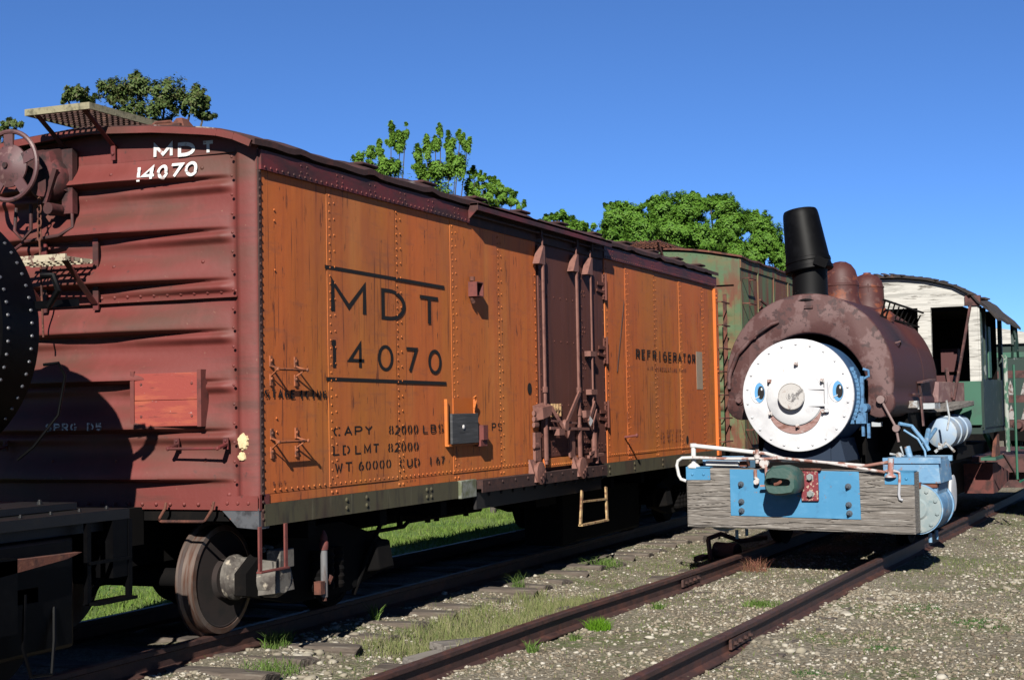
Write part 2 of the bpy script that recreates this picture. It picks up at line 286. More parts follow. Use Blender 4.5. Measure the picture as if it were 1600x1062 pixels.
def ground_mat():
    m=bpy.data.materials.new('gravel ground'); m.use_nodes=True; n=m.node_tree.nodes; l=m.node_tree.links; b=n['Principled BSDF']; b.inputs['Roughness'].default_value=.95; b.inputs['Specular IOR Level'].default_value=.1
    tc=n.new('ShaderNodeTexCoord'); co=tc.outputs['Object']
    def nz(sc,det=4,loc=0,sv=(1,1,1)):
        mp=n.new('ShaderNodeMapping'); mp.inputs['Location'].default_value=(loc,loc,0); mp.inputs['Scale'].default_value=sv; l.new(co,mp.inputs[0])
        t=n.new('ShaderNodeTexNoise'); t.inputs['Scale'].default_value=sc; t.inputs['Detail'].default_value=det; t.inputs['Roughness'].default_value=.65; l.new(mp.outputs[0],t.inputs[0]); return t.outputs[0]
    def mr(v,lo,hi,amt=1,o0=0):
        t=n.new('ShaderNodeMapRange'); t.inputs[1].default_value=lo; t.inputs[2].default_value=hi; t.inputs[3].default_value=o0; t.inputs[4].default_value=amt; l.new(v,t.inputs[0]); return t.outputs[0]
    def mix(f,A,B):
        t=n.new('ShaderNodeMix'); t.data_type='RGBA'; l.new(f,t.inputs[0])
        for s_,v in ((6,A),(7,B)):
            if isinstance(v,tuple): t.inputs[s_].default_value=(*v,1)
            else: l.new(v,t.inputs[s_])
        return t.outputs[2]
    def mul(a_,b_):
        t=n.new('ShaderNodeMath'); t.operation='MULTIPLY'; l.new(a_,t.inputs[0]); l.new(b_,t.inputs[1]); return t.outputs[0]
    vo=n.new('ShaderNodeTexVoronoi'); vo.inputs['Scale'].default_value=42; l.new(co,vo.inputs[0])
    sp=n.new('ShaderNodeSeparateColor'); l.new(vo.outputs['Color'],sp.inputs[0])
    col=mix(mr(sp.outputs[0],0,1),(.062,.054,.040),(.165,.147,.112))
    col=mix(mr(sp.outputs[1],.84,.97,.5),col,(.25,.235,.195))
    col=mix(mr(nz(1.6,5),.48,.66,.75),col,(.08,.067,.043))
    col=mix(mr(nz(60,3,3),.4,.7,.6),col,(.09,.075,.055))
    g=mul(mr(nz(.9,5,8),.50,.60,.75),mr(nz(14,4,2),.38,.6))
    col=mix(g,col,(.047,.068,.018))
    sx=n.new('ShaderNodeSeparateXYZ'); l.new(co,sx.inputs[0])
    far=mix(mr(nz(.8,5,11),.4,.6),(.064,.106,.022),(.094,.12,.038))
    far=mix(mr(nz(25,3,11),.4,.65,.7),far,(.035,.07,.01))
    far=mix(mr(nz(2.2,3,19),.62,.7,.6),far,(.17,.155,.09))
    col=mix(mr(sx.outputs[1],2.7,3.3),col,far)
    fz=mr(nz(6,3,5),.3,.7)
    l.new(col,b.inputs['Base Color'])
    bp=n.new('ShaderNodeBump'); bp.inputs['Strength'].default_value=.9; bp.inputs['Distance'].default_value=.014; l.new(vo.outputs['Distance'],bp.inputs['Height']); bp.invert=True
    b2=n.new('ShaderNodeBump'); b2.inputs['Strength'].default_value=.8; b2.inputs['Distance'].default_value=.02; l.new(nz(22,5),b2.inputs['Height']); l.new(bp.outputs[0],b2.inputs['Normal'])
    l.new(b2.outputs[0],b.inputs['Normal']); return m
tag(npmesh('ground',V,F,ground_mat(),smooth=True),kind='structure')
fwn=np.array(fw);rtn=np.array(rt);upn=np.array(up);cpn=np.array(CP)
def inview(P,mg=60):
    d=P-cpn; z=d@fwn; x=800+FPX*(d@rtn)/z; y=531-FPX*(d@upn)/z
    return (z>1)&(x>-mg)&(x<1600+mg)&(y>-mg)&(y<1062+mg)
def scatter(n,x0,x1,y0,y1,dens=None,power=1.0):
    xs=x0+(x1-x0)*rng.random(n)**power; ys=y0+(y1-y0)*rng.random(n)
    P=np.stack([xs,ys,np.zeros(n)-.2],1); P=P[inview(P)]
    if dens is not None:
        k=np.array([dens(p[0],p[1]) for p in P]); P=P[rng.random(len(P))<k]
    P[:,2]=[gz(p[0],p[1]) for p in P]; return P
# gravel stones
phi=(1+5**.5)/2
ico=np.array([(-1,phi,0),(1,phi,0),(-1,-phi,0),(1,-phi,0),(0,-1,phi),(0,1,phi),(0,-1,-phi),(0,1,-phi),(phi,0,-1),(phi,0,1),(-phi,0,-1),(-phi,0,1)])/1.9
icf=np.array([(0,11,5),(0,5,1),(0,1,7),(0,7,10),(0,10,11),(1,5,9),(5,11,4),(11,10,2),(10,7,6),(7,1,8),(3,9,4),(3,4,2),(3,2,6),(3,6,8),(3,8,9),(4,9,5),(2,4,11),(6,2,10),(8,6,7),(9,8,1)])
def stones(P,s0,s1,m,name,label,flat=.6):
    n=len(P); sz=s0*(s1/s0)**(rng.random(n)**2.2)
    th=rng.random(n)*2*PI; A=ico[None]*(1+.75*(rng.random((n,12,1))-.5))*np.stack([rng.uniform(.7,1.3,n),rng.uniform(.7,1.2,n),rng.uniform(.4,.9,n)*flat*1.5],1)[:,None,:]
    c_,s_=np.cos(th)[:,None],np.sin(th)[:,None]
    X=A[:,:,0]*c_-A[:,:,1]*s_; Y=A[:,:,0]*s_+A[:,:,1]*c_
    Vv=np.stack([X,Y,A[:,:,2]],2)*sz[:,None,None]+P[:,None,:]+np.array([0,0,.15])*sz[:,None,None]
    Ff=icf[None]+(np.arange(n)*12)[:,None,None]
    return tag(npmesh(name,Vv.reshape(-1,3),Ff.reshape(-1,3),m),label=label,cat='gravel',kind='stuff')
def attr_mat(name,cols,rough=.95,scale=23.0,transl=0):
    m=bpy.data.materials.new(name); m.use_nodes=True; n=m.node_tree.nodes; l=m.node_tree.links; b=n['Principled BSDF']; b.inputs['Roughness'].default_value=rough; b.inputs['Specular IOR Level'].default_value=.15
    g=n.new('ShaderNodeNewGeometry'); r=n.new('ShaderNodeValToRGB'); r.color_ramp.interpolation='LINEAR'
    while len(r.color_ramp.elements)<len(cols): r.color_ramp.elements.new(.5)
    for i,c_ in enumerate(cols): r.color_ramp.elements[i].position=i/(len(cols)-1); r.color_ramp.elements[i].color=(c_[0]*.53,c_[1]*.53,c_[2]*.53,1)
    l.new(g.outputs['Random Per Island'],r.inputs[0]); l.new(r.outputs[0],b.inputs['Base Color'])
    if transl:
        t=n.new('ShaderNodeBsdfTranslucent'); l.new(r.outputs[0],t.inputs[0]); mx=n.new('ShaderNodeMixShader'); mx.inputs[0].default_value=transl
        l.new(b.outputs[0],mx.inputs[1]); l.new(t.outputs[0],mx.inputs[2]); l.new(mx.outputs[0],n['Material Output'].inputs[0])
    return m
M_st=attr_mat('gravel stones',[(.09,.07,.05),(.20,.165,.12),(.27,.23,.17),(.16,.13,.09),(.33,.295,.23),(.46,.43,.37)])
M_st2=attr_mat('pale ballast stones',[(.20,.175,.13),(.28,.25,.19),(.44,.41,.34),(.17,.145,.11),(.33,.29,.23)])
def patchy(x,y):
    v=noise.noise(Vector((x*.7+9,y*.7,2)))
    return min(1,max(.12,.55+v*1.5))
Pst=np.concatenate([scatter(60000,-3,6,-7,1.2,patchy),scatter(42000,4,16,-8,.6,patchy,1.1)])
stones(Pst,.007,.024,M_st,'gravel','fine grey and tan gravel over the ground between and beside the tracks')
def clump2(x,y): 
    v=noise.noise(Vector((x*1.3,y*1.3,7)))+.5*noise.noise(Vector((x*3.7,y*3.7,7)))
    return 1 if v>.34 else .05
stones(np.concatenate([scatter(3400,-2.5,7,-6.5,.9,clump2),scatter(1400,5,14,-7,-3.4,clump2)]),.012,.034,M_st2,'ballast_stones','larger pale limestone ballast lumps lying on the finer gravel')
def piles():
    P=[]
    for cx,cy,n_,r_ in ((1.2,.36,60,.28),(.7,.1,50,.25),(2.2,.28,40,.25),(3.1,.1,26,.22),(.35,-.3,40,.3),(4.3,-3.35,70,.35),(5.3,-3.6,60,.4),(2.2,-3.35,50,.3),(1.2,-4.6,26,.5),(3.2,-5.2,30,.6),(7.2,-4.6,80,.6),(9.5,-5.0,90,.7),(2.0,-2.2,14,.4),(3.4,-2.3,12,.5)):
        for k in range(n_):
            a=rng.random()*2*PI; q=r_*abs(rng.normal())*.7; x=cx+math.cos(a)*q*1.5; y=cy+math.sin(a)*q; P.append((x,y,gz(x,y)))
    return np.array(P)
stones(piles(),.016,.055,M_st2,'loose_rocks','bigger loose pale rocks heaped in small patches beside the rails and sleepers',flat=.5)
# grass
def blades(P,h0,h1,wd,m,name,label,cat='grass',lean=.5,kind='stuff',parent=None):
    n=len(P); h=rng.uniform(h0,h1,n); th=rng.random(n)*2*PI; a=rng.random(n)*2*PI; ln=rng.uniform(.05,lean,n)*h
    w_=wd*rng.uniform(.6,1.3,n)/2; ux,uy=np.cos(th)*w_,np.sin(th)*w_; lx,ly=np.cos(a)*ln,np.sin(a)*ln
    z0=P[:,2]-.01; x=P[:,0];y=P[:,1]
    Vv=np.stack([np.stack([x-ux,y-uy,z0],1),np.stack([x+ux,y+uy,z0],1),np.stack([x+ux*.8+lx*.35,y+uy*.8+ly*.35,z0+h*.6],1),np.stack([x-ux*.8+lx*.35,y-uy*.8+ly*.35,z0+h*.6],1),np.stack([x+lx,y+ly,z0+h],1)],1)
    b=np.arange(n)*5
    F=np.concatenate([np.stack([b,b+1,b+2],1),np.stack([b,b+2,b+3],1),np.stack([b+3,b+2,b+4],1)])
    o=npmesh(name,Vv.reshape(-1,3),F,m,parent=parent)
    if kind: tag(o,label,cat,kind=kind)
    return o
M_gr=attr_mat('short grass',[(.06,.11,.02),(.11,.17,.035),(.16,.20,.06),(.24,.23,.11),(.09,.15,.03)],transl=.25)
M_gr2=attr_mat('dry tall grass',[(.15,.19,.06),(.20,.22,.08),(.28,.26,.14),(.12,.17,.05)],transl=.25)
M_fr=attr_mat('bright field grass',[(.12,.20,.035),(.17,.26,.05),(.10,.17,.03),(.22,.27,.08)],transl=.3)
def gd(x,y):
    v=noise.noise(Vector((x*.8+3,y*.8+1,4)))+.5*noise.noise(Vector((x*2.3,y*2.3,4)))
    base=0
    d=y-ycen(x)
    if .95<d<2.3: base=.16+.5*max(0,v)                     # strip between the two tracks
    elif abs(d)<.7: base=.06+.4*max(0,v-.1)
    elif d<-1: base=.05+.85*max(0,v-.16)
    else: base=.10*max(0,v)
    if x>7.5 and -5<y<-3.7: base+=.30
    if 1.0<x<3.6 and .3<y+1.0<1.0: base+=.2
    return min(1,base)
blades(np.concatenate([scatter(150000,-2.5,9,-7,.7,gd),scatter(60000,7,20,-9,.7,gd)]),.012,.05,.007,M_gr,'short_grass','short patchy green grass growing through the gravel beside the rails',lean=1.0)
blades(scatter(30000,1.2,5.2,-1.0,-.05,lambda x,y:.5*max(0,.55+noise.noise(Vector((x*1.5,y*2,8))))),.04,.13,.006,M_gr2,'tall_grass','thin yellowish green grass standing between the two tracks',lean=.8)
def dens_f(x,y): return min(1,max(.2,.6+noise.noise(Vector((x*.6,y*.6,4)))))
def grid_field(n,x0,x1,y0,y1):
    P=np.stack([rng.uniform(x0,x1,n),rng.uniform(y0,y1,n),np.full(n,-.35)],1); P=P[inview(P,10)]
    k=np.array([dens_f(p[0],p[1]) for p in P]); P=P[rng.random(len(P))<k]; P[:,2]=[gz(p[0],p[1]) for p in P]; return P
blades(grid_field(330000,3,45,3.3,18),.03,.11,.016,M_fr,'field_grass','bright green field grass seen beneath the orange car',lean=1.1)
# weeds and tufts
def tuft(x,y,n,r,h0,h1,wd,m,label,group=None,cat='weed',name='weed',lean=.8):
    if name=='weed': n=int(n*1.7); wd=wd*.55; h0*=.5; h1*=.85; lean=1.3
    a=rng.random(n)*2*PI; rr=r*rng.random(n)**.8; P=np.stack([x+np.cos(a)*rr,y+np.sin(a)*rr*.8,np.full(n,gz(x,y))],1)
    P[:,0]-=x;P[:,1]-=y;P[:,2]=0
    o=blades(P,h0,h1,wd,m,name,None,lean=lean,kind=None); o.location=(x,y,gz(x,y)); tag(o,label,cat,group); return o
M_tb=attr_mat('vivid green tuft',[(.10,.24,.01),(.16,.34,.015),(.07,.18,.01)],transl=.3)
M_wd=attr_mat('weed leaves',[(.06,.12,.02),(.11,.19,.035),(.17,.24,.07)],transl=.25)
M_wr=attr_mat('reddish weed',[(.22,.08,.06),(.30,.13,.09),(.15,.10,.04)],transl=.2)
M_wk=attr_mat('dark green creeping weed',[(.03,.09,.02),(.05,.13,.03),(.08,.16,.04)],transl=.2)
tuft(2.62,-1.66,900,.13,.025,.12,.004,M_tb,'vivid green dense tuft against the near rail',lean=1.1,name='grass_tuft',cat='grass tuft')
tuft(1.22,-1.62,60,.05,.06,.14,.016,M_wd,'small leafy weed beside the rail in front of the vivid tuft')
tuft(2.05,-1.66,46,.05,.04,.10,.016,M_wd,'little weed just left of the vivid green tuft')
tuft(4.4,-2.62,260,.22,.03,.09,.014,M_wd,'low bright weed patch midway between the two near rails')
tuft(3.9,-1.78,60,.07,.04,.10,.014,M_wd,'spreading weed at the inner foot of the left near rail')
tuft(7.3,-1.85,150,.18,.08,.22,.008,M_wr,'red stemmed weed at the rail beside the bumper shadow',lean=.9)
tuft(1.05,.50,170,.14,.08,.20,.014,M_wd,'leafy weed beside the boxcar rail near the front wheel')
tuft(.15,.02,260,.30,.04,.13,.011,M_wd,'sprawling weed among white stones near the bottom left')
tuft(2.55,.42,24,.04,.10,.22,.020,M_wd,'upright pale weed at the edge of the boxcar shadow')
tuft(5.3,.18,60,.12,.06,.24,.010,M_wd,'thin weed rising out of the boxcar shadow')
tuft(7.6,.05,220,.30,.05,.15,.012,M_wd,'bushy weed row by the sleepers in front of the ladder step')
tuft(9.6,-.62,200,.3,.04,.12,.012,M_wd,'green weed near the bumper beam left end')
tuft(2.5,-4.05,420,.22,.012,.035,.012,M_wk,'dark creeping weed mat right of the right rail')
tuft(1.2,-3.72,300,.18,.012,.035,.012,M_wk,'dark creeping weed mat at the bottom edge of the photo')
tuft(3.9,-4.6,360,.28,.012,.035,.012,M_wk,'long dark weed mat far right on the gravel')
tuft(5.0,-3.95,320,.3,.012,.035,.012,M_wk,'thin weed mat beyond the bumper shadow on the right')
# rails and sleepers
def rail(name,x0,x1,yf,zf,label,group):
    prof=[(-.07,-.165),(.07,-.165),(.07,-.155),(.02,-.142),(.010,-.135),(.010,-.048),(.036,-.036),(.036,-.006),(.030,0),(-.030,0),(-.036,-.006),(-.036,-.036),(-.010,-.048),(-.010,-.135),(-.02,-.142),(-.07,-.155)]
    xs=np.arange(x0,x1+.01,.5); n=len(prof); m=MB(); vs=[];fs=[]
    for x in xs: vs+=[(x,yf(x)+p[0],zf(x)+p[1]) for p in prof]
    for i in range(len(xs)-1):
        for k in range(n): fs.append((i*n+k,i*n+(k+1)%n,(i+1)*n+(k+1)%n,(i+1)*n+k))
    fs+=[tuple(range(n-1,-1,-1)),tuple(range((len(xs)-1)*n,len(xs)*n))]
    m.add(vs,fs); return tag(m.build(name,M_rail),label,'rail',group)
wob=lambda x,s:noise.noise(Vector((x*.25,s,0)))*.03
G='rusty rails of the two tracks'
rail('rail',-12,60,lambda x:-1.375-.0345*x+wob(x,1),lambda x:wob(x,5)*.4,'brown rail of the near track on the side of the orange car',G)
rail('rail',-12,60,lambda x:-2.955-.037*x+wob(x,2),lambda x:wob(x,6)*.4,'brown rail of the near track nearest the gravel on the right',G)
rail('rail',-12,60,lambda x:.7175,lambda x:0,'brown rail under the near wheels of the orange car',G)
rail('rail',-12,60,lambda x:2.2225,lambda x:0,'shaded rail under the far wheels of the orange car',G)
for x,yf,sg in ((5.6,lambda x:-1.375-.0345*x+wob(x,1),-1),(1.9,lambda x:-2.955-.037*x+wob(x,2),-1)):
    for o_ in [q for q in C.objects if q.name.startswith('rail') and q.get('category')=='rail']:
        if (sg==-1 and abs(yf(x)-(-1.375-.0345*x+wob(x,1)))<.01 and 'side of the orange' in o_['label']) or ('nearest the gravel' in o_['label'] and abs(yf(x)-(-2.955-.037*x+wob(x,2)))<.01):
            m=MB().box(x-.3,x+.3,yf(x)-.034,yf(x)-.012,-.125,-.05)
            for k in (-.22,-.08,.08,.22): m.bolt((x+k,yf(x)-.034,-.088),(0,-1,0),.016,.02)
            m.build('joint_bar',M_rail,o_)
def tie_mesh(L,seed):
    m=MB(); r=random.Random(seed); n=7; sec=[(-.11,-.16),(.11,-.16),(.115,-.02),(.09,.0),(-.08,.0),(-.11,-.03)]
    vs=[];fs=[]
    for i in range(n):
        y=-L/2+L*i/(n-1)
        for p in sec: vs.append((p[0]+r.uniform(-.012,.012),y+(r.uniform(-.05,.05) if i in(0,n-1) else 0),p[1]+r.uniform(-.012,.012)))
    for i in range(n-1):
        for k in range(6): fs.append((i*6+k,i*6+(k+1)%6,(i+1)*6+(k+1)%6,(i+1)*6+k))
    fs+=[tuple(range(5,-1,-1)),tuple(range((n-1)*6,n*6))]; m.add(vs,fs); return m
ties=[tie_mesh(2.6,s).build('sleeper',M_tie,smooth=False,bevel=.012) for s in range(3)]
def place_tie(k,x,y,z,rz,label,group):
    o=ties[k]
    if o.get('label'): o=o.copy(); C.objects.link(o)
    o.location=(x,y,z); o.rotation_euler=(0,0,rz); tag(o,label,'railway sleeper',group)
rr=random.Random(3)
bx=[-3.4,-2.75,-2.1,-1.45,-.8,-.15,.25+.25,1.15,1.8,2.45,3.17,3.67,4.35,4.98,5.45,5.95,6.65,7.3,7.9,8.5,9.4-.35,9.6,10.3,10.9,11.5,12.1,12.8,13.5,14.2]
for i,x in enumerate(bx):
    place_tie(i%3,x,1.18+rr.uniform(-.07,.07),-.150+rr.uniform(-.02,.01),rr.uniform(-.03,.03),'rotten wooden sleeper under the orange car, its end poking from the shadow','sleepers under the orange car')
for i in range(32):
    x=-2.9+i*.68
    place_tie((i+1)%3,x,ycen(x)+.17+rr.uniform(-.08,.08),-.168+rr.uniform(-.02,.006),-.036+rr.uniform(-.03,.03),'half buried wooden sleeper of the near track','sleepers of the near track')
m=MB().box(-.3,.3,-.09,.09,-.03,.03); o=m.build('loose_board',M_gwood,bevel=.008); o.location=(1.5,-.93,-.16); o.rotation_euler=(.1,.05,-.35); tag(o,'pale grey loose board lying by the near rail','board')
m=MB().box(-.16,.16,-.07,.07,-.05,.05); o=m.build('wood_chunk',M_gwood,bevel=.012); o.location=(.75,-.95,-.17); o.rotation_euler=(.1,-.1,-.5); tag(o,'dark broken wood chunk on the ground by the near rail at the bottom','wood')
m=MB().lathe((0,0,.10),(.3,1,0),[(-.16,.02),(-.15,.10),(.15,.11),(.16,.02)],14).bar((-.2,.15,.0),(-.12,.2,.26),.03,.10).tube([(-.1,.2,.26),(.1,.1,.3),(.3,-.1,.2),(.6,-.35,.22)],.03,8).box(-.25,.1,.25,.35,0,.05)
o=m.build('dropped_fitting',M_mach); o.location=(8.75,-1.16,-.19); tag(o,'dark rusty iron fitting lying under the left end of the bumper beam','iron fitting')
# ============================================================ ORANGE / RED REFRIGERATOR CAR
L,Wd=12.8,2.94; YC=Wd/2
car=thing('boxcar',(0,0,0),'orange sided refrigerator car with dark red ribbed end and lettering','boxcar')
ZE=3.62
# --- ribbed end
def end_depth(y,z,ribs):
    e=min(y,Wd-y)
    t=max(0,min(1,(e-.24)/1.0))**.7; d=0
    for zr in ribs:
        u=z-zr
        if -.012<u<.25:
            if u<.024: s=.5-.5*math.cos(PI*(u+.012)/.036)
            else: s=.5+.5*math.cos(PI*(u-.024)/.226)
            d+=.132*t*s
        v=(u-.325)
        if abs(v)<.06:
            tt=max(0,min(1,(e-.2)/.1))*max(0,1-max(0,e-.6)/1.0)
            d+=.042*tt*(.5+.5*math.cos(PI*v/.06))
    return d
def end_x(y,z):
    ribs=(3.44,3.05,2.675,2.30,1.93,1.565,1.19)
    d=end_depth(y,z,ribs)
    if 3.44<z: d*=max(0,1-(z-3.44)/.3)**1
    if abs(z-2.56)<.03: d*=.4
    dent=.012*noise.noise(Vector((y*1.6,z*1.6,4)))
    return .045-d-dent*min(1,min(y,Wd-y)/.3)
ny,nz_=150,330; V=[];Fq=[]; r=.13
ys=np.linspace(r,Wd-r,ny); zs=np.linspace(.985,3.66,nz_)
prof=[('c',a) for a in np.linspace(PI/2,0,8)[:-1]]
for z in zs:
    row=[]
    for a in np.linspace(0,PI/2,9)[:-1]: row.append((.045*(1-math.sin(a)),r-r*math.cos(a),z))     # near rounded corner
    # blend from x=0 (post) to panel depth
    for y in ys:
        e=min(y,Wd-y); k=min(1,max(0,(e-.15)/.05)); row.append((end_x(y,z)*k-.0,y,z))
    for a in np.linspace(PI/2,0,9)[1:]: row.append((.045*(1-math.sin(a)),Wd-r+r*math.cos(a),z))
    V+=row
nc=len(row)
for j in range(nz_-1):
    for i in range(nc-1): Fq.append((j*nc+i,j*nc+i+1,(j+1)*nc+i+1,(j+1)*nc+i))
m=MB().add(V,Fq)
for i in range(22): 
    y=.2+i*(Wd-.4)/21; m.rivet((end_x(y,2.59)-.001,y,2.592),(-1,0,0),.016)
m.box(.0,.06,.17,Wd-.17,2.545,2.556)
for z in np.arange(1.06,3.6,.14): m.rivet((.0,.2,z),(-1,0,0),.013); m.rivet((.0,Wd-.2,z),(-1,0,0),.013)
for y in (.42,1.2,1.8,2.4): 
    for z in (3.52,2.82,1.35,): m.rivet((end_x(y+.05,z)-.001,y+.05,z),(-1,0,0),.017)
for y in np.arange(.42,Wd,.125): m.rivet((.035,y,1.025),(-1,0,0),.016)
for z in (1.03,1.12): m.rivet((0,.25,z-.02),(-1,0,0),.019)
m.build('ribbed_end',M_red,car,ang=60)
# top end beam following the roof curve
def roofz(y):
    e=min(max(y,0),Wd-max(y,0)); return float(np.interp(e,[0,.10,.28,.8,1.47],[3.675,3.735,3.785,3.85,3.895]))
pts=[(y,roofz(y)) for y in np.linspace(0,Wd,19)]
poly=[(0,3.62)]+[(y,z-.045) for y,z in pts]+[(Wd,3.62)]
m=MB(); m.prism(poly,lambda p:(.03,p[0],p[1]),lambda p:(.06,p[0],p[1])); m.build('end_fascia',M_red,car)
m=MB(); m.prism(poly,lambda p:(L-.06,p[0],p[1]),lambda p:(L-.02,p[0],p[1])); m.box(L-.03,L,0,Wd,.985,3.62); m.build('far_end_wall',M_red,car)
# --- corner posts + rivet strips
m=MB()
m.box(.026,.058,-.012,.0,.87,3.62)
for z in np.arange(.92,3.6,.062): m.rivet((.042,-.012,z),(0,-1,0),.014); 
m.build('corner_strip',M_brn,car)
# --- side panels
seams=[.058,1.037,2.206,3.355,4.44,5.50]; seams2=[7.72,8.5,9.66,10.85,12.0,L-.05]
m=MB()
def panels(sm):
    for i in range(len(sm)-1):
        a,b=sm[i],sm[i+1]; off=.004*(i%2)
        m.box(a-(.012 if i else 0),b,-.006-off,.05,1.10,3.5)
panels(seams); panels(seams2)
m.box(.058,3.42,-.004,.05,1.03,1.097); m.box(3.42,5.5,-.004,.05,1.02,1.097); m.box(7.72,L-.03,-.004,.05,1.03,1.097)
for s in seams[1:-1]+seams2[1:-1]:
    for z in np.arange(1.17,3.47,.064): m.rivet((s+.03,-.010,z),(0,-1,0),.0098,n=6)
    for z in np.arange(1.17,3.47,.128): m.rivet((s+.105,-.010,z+.01),(0,-1,0),.0098,n=6)
    for dx in(.03,.105): m.rivet((s+dx,-.004,1.06),(0,-1,0),.013)
for x in np.arange(.2,5.46,.083): m.rivet((x,-.010,1.125),(0,-1,0),.0098,n=6)
for x in np.arange(7.78,L-.1,.083): m.rivet((x,-.010,1.125),(0,-1,0),.0098,n=6)
for z in np.arange(1.15,3.42,.085): m.rivet((5.45,-.010,z),(0,-1,0),.0105,n=6); m.rivet((7.78,-.010,z),(0,-1,0),.0105,n=6)
for z in (3.2,3.12,2.75,1.65,1.55): m.rivet((.24,-.010,z),(0,-1,0),.0098,n=6)
m.build('side_panel',M_or,car,bevel=0)
m=MB(); m.box(.05,5.5,-.03+Wd-.02,Wd+.006,1.03,3.5).box(5.5,7.72,Wd-.05,Wd+.006,1.03,3.5).box(7.72,L-.03,Wd-.05,Wd+.006,1.03,3.5); m.build('far_side_panel',M_or,car)
# --- top side plate with rivets
for a,b in ((.03,3.75),(7.66,L)): 
    m=MB(); m.box(a,b,-.034,.04,3.475,3.62)
    for x in np.arange(a+.05,b,.083): m.rivet((x,-.034,3.497),(0,-1,0),.012,n=6)
    for x in [s for s in np.arange(.6,L,.56) if a<s<b-.1]:
        for dx in (0,.09):
            for z in (3.53,3.58): m.rivet((x+dx,-.034,z),(0,-1,0),.0098,n=6)
    m.build('side_plate',M_red2,car)
m=MB().box(3.75,7.66,-.02,.04,3.46,3.66).box(.05,L,.03,.06,3.6,3.7); m.build('recess_plate',M_brn,car)
# --- door flange (hood)
m=MB(); m.box(3.72,7.66,-.135,.0,3.635,3.665).box(3.72,7.66,-.135,-.12,3.59,3.665)
m.add([(3.72,-.135,3.665),(3.72,-.0,3.665),(3.72,-.0,3.47),(3.72,-.12,3.59),(3.735,-.135,3.665),(3.735,-.0,3.665),(3.735,-.0,3.47),(3.735,-.12,3.59)],[(0,1,2,3),(7,6,5,4),(0,4,5,1),(1,5,6,2),(2,6,7,3),(3,7,4,0)])
m.build('door_hood',M_red2,car,bevel=.004)
m=MB().cyl((3.75,-.06,3.555),(7.62,-.06,3.555),.012,n=8)
for x in (5.5,6.6,7.1): m.box(x,x+.05,-.08,-.02,3.5,3.6)
m.build('hood_rod',M_brn,car)
# --- roof
m=MB(); xs=np.linspace(-.09,L+.06,140); vs=[];fs=[]; npf=22
for x in xs:
    k=(x%1.16)/1.16; hump=.026*max(0,1-abs(k-.5)/.13)+.012*noise.noise(Vector((x*3,0,0)))
    for j in range(npf):
        y=-.055+(Wd+.11)*j/(npf-1); vs.append((x,y,roofz(min(max(y,0),Wd))+.012+hump))
nn=len(vs)
vs+=[(v[0],v[1],v[2]-.045-0*v[2]) for v in vs]
for i in range(len(xs)-1):
    for j in range(npf-1):
        a=i*npf+j; fs.append((a,a+npf,a+npf+1,a+1)); a+=nn; fs.append((a,a+1,a+npf+1,a+npf))
    for j in (0,npf-1): a=i*npf+j; fs.append((a,a+npf,a+npf+nn,a+nn))
for j in range(npf-1):
    for i in (0,len(xs)-1): a=i*npf+j; fs.append((a,a+1,a+1+nn,a+nn))
m.add(vs,fs); m.build('roof',M_roof,car)
m=MB(); mm=[(-.10,y,roofz(y)-.03) for y in np.linspace(-.03,Wd+.03,22)]
for a,b in zip(mm[:-1],mm[1:]): m.bar(a,b,.03,.05)
m.build('roof_end_cap',M_red,car)
m=MB()
for x in np.arange(1.74,L,1.16): 
    m=MB().box(x-.02,x+.28,.03,.22,3.755,3.785); m.build('roof_cap_plate',M_roof,car,bevel=.015)
m=MB()
m.add([(.3,1.02,3.86),(.55,1.02,3.86),(.55,.80,3.84),(.3,.80,3.84),(.38,.95,4.0),(.46,.95,4.0),(.46,.90,4.0),(.38,.90,4.0)],[(0,1,2,3),(4,5,6,7),(0,1,5,4),(1,2,6,5),(2,3,7,6),(3,0,4,7)])
m.bar((.15,1.25,3.90),(.15,.75,3.88),.03,.05).bar((.25,1.0,3.92),(1.4,.6,3.87),.03,.03).tube([(.2,1.1,3.88),(.25,1.05,3.95),(.3,.95,3.96),(.35,.9,3.89)],.014,6)
m.build('roof_latch',M_rust,car)
# --- running board
rb=MB()
for k in range(11):
    y=1.21+k*.052; rb.box(-.36,L,y,y+.010,3.975,4.003)
for x in np.arange(-.34,L,.07): rb.box(x,x+.012,1.2,1.76,3.970,3.990)

for x in np.arange(1,L,1.6):
    for y in (1.25,1.7): rb.box(x,x+.04,y,y+.03,3.86,3.975)
rb.build('running_board',M_grat,car,smooth=False)
m=MB().box(-.385,-.362,1.18,1.78,3.962,4.012).box(-.362,.9,1.18,1.198,3.962,4.012).box(-.362,.9,1.762,1.78,3.962,4.012); m.build('running_board_edge',M_plank,car)
for y in (1.26,1.7):
    m=MB(); m.bar((-.34,y,3.97),(.02,y,3.74),.012,.04,(0,1,0)).bar((.0,y-.0,3.76),(.0,y,3.64),.04,.012,(1,0,0)).rivet((-.008,y,3.69),(-1,0,0),.018); m.build('board_bracket',M_red2,car)

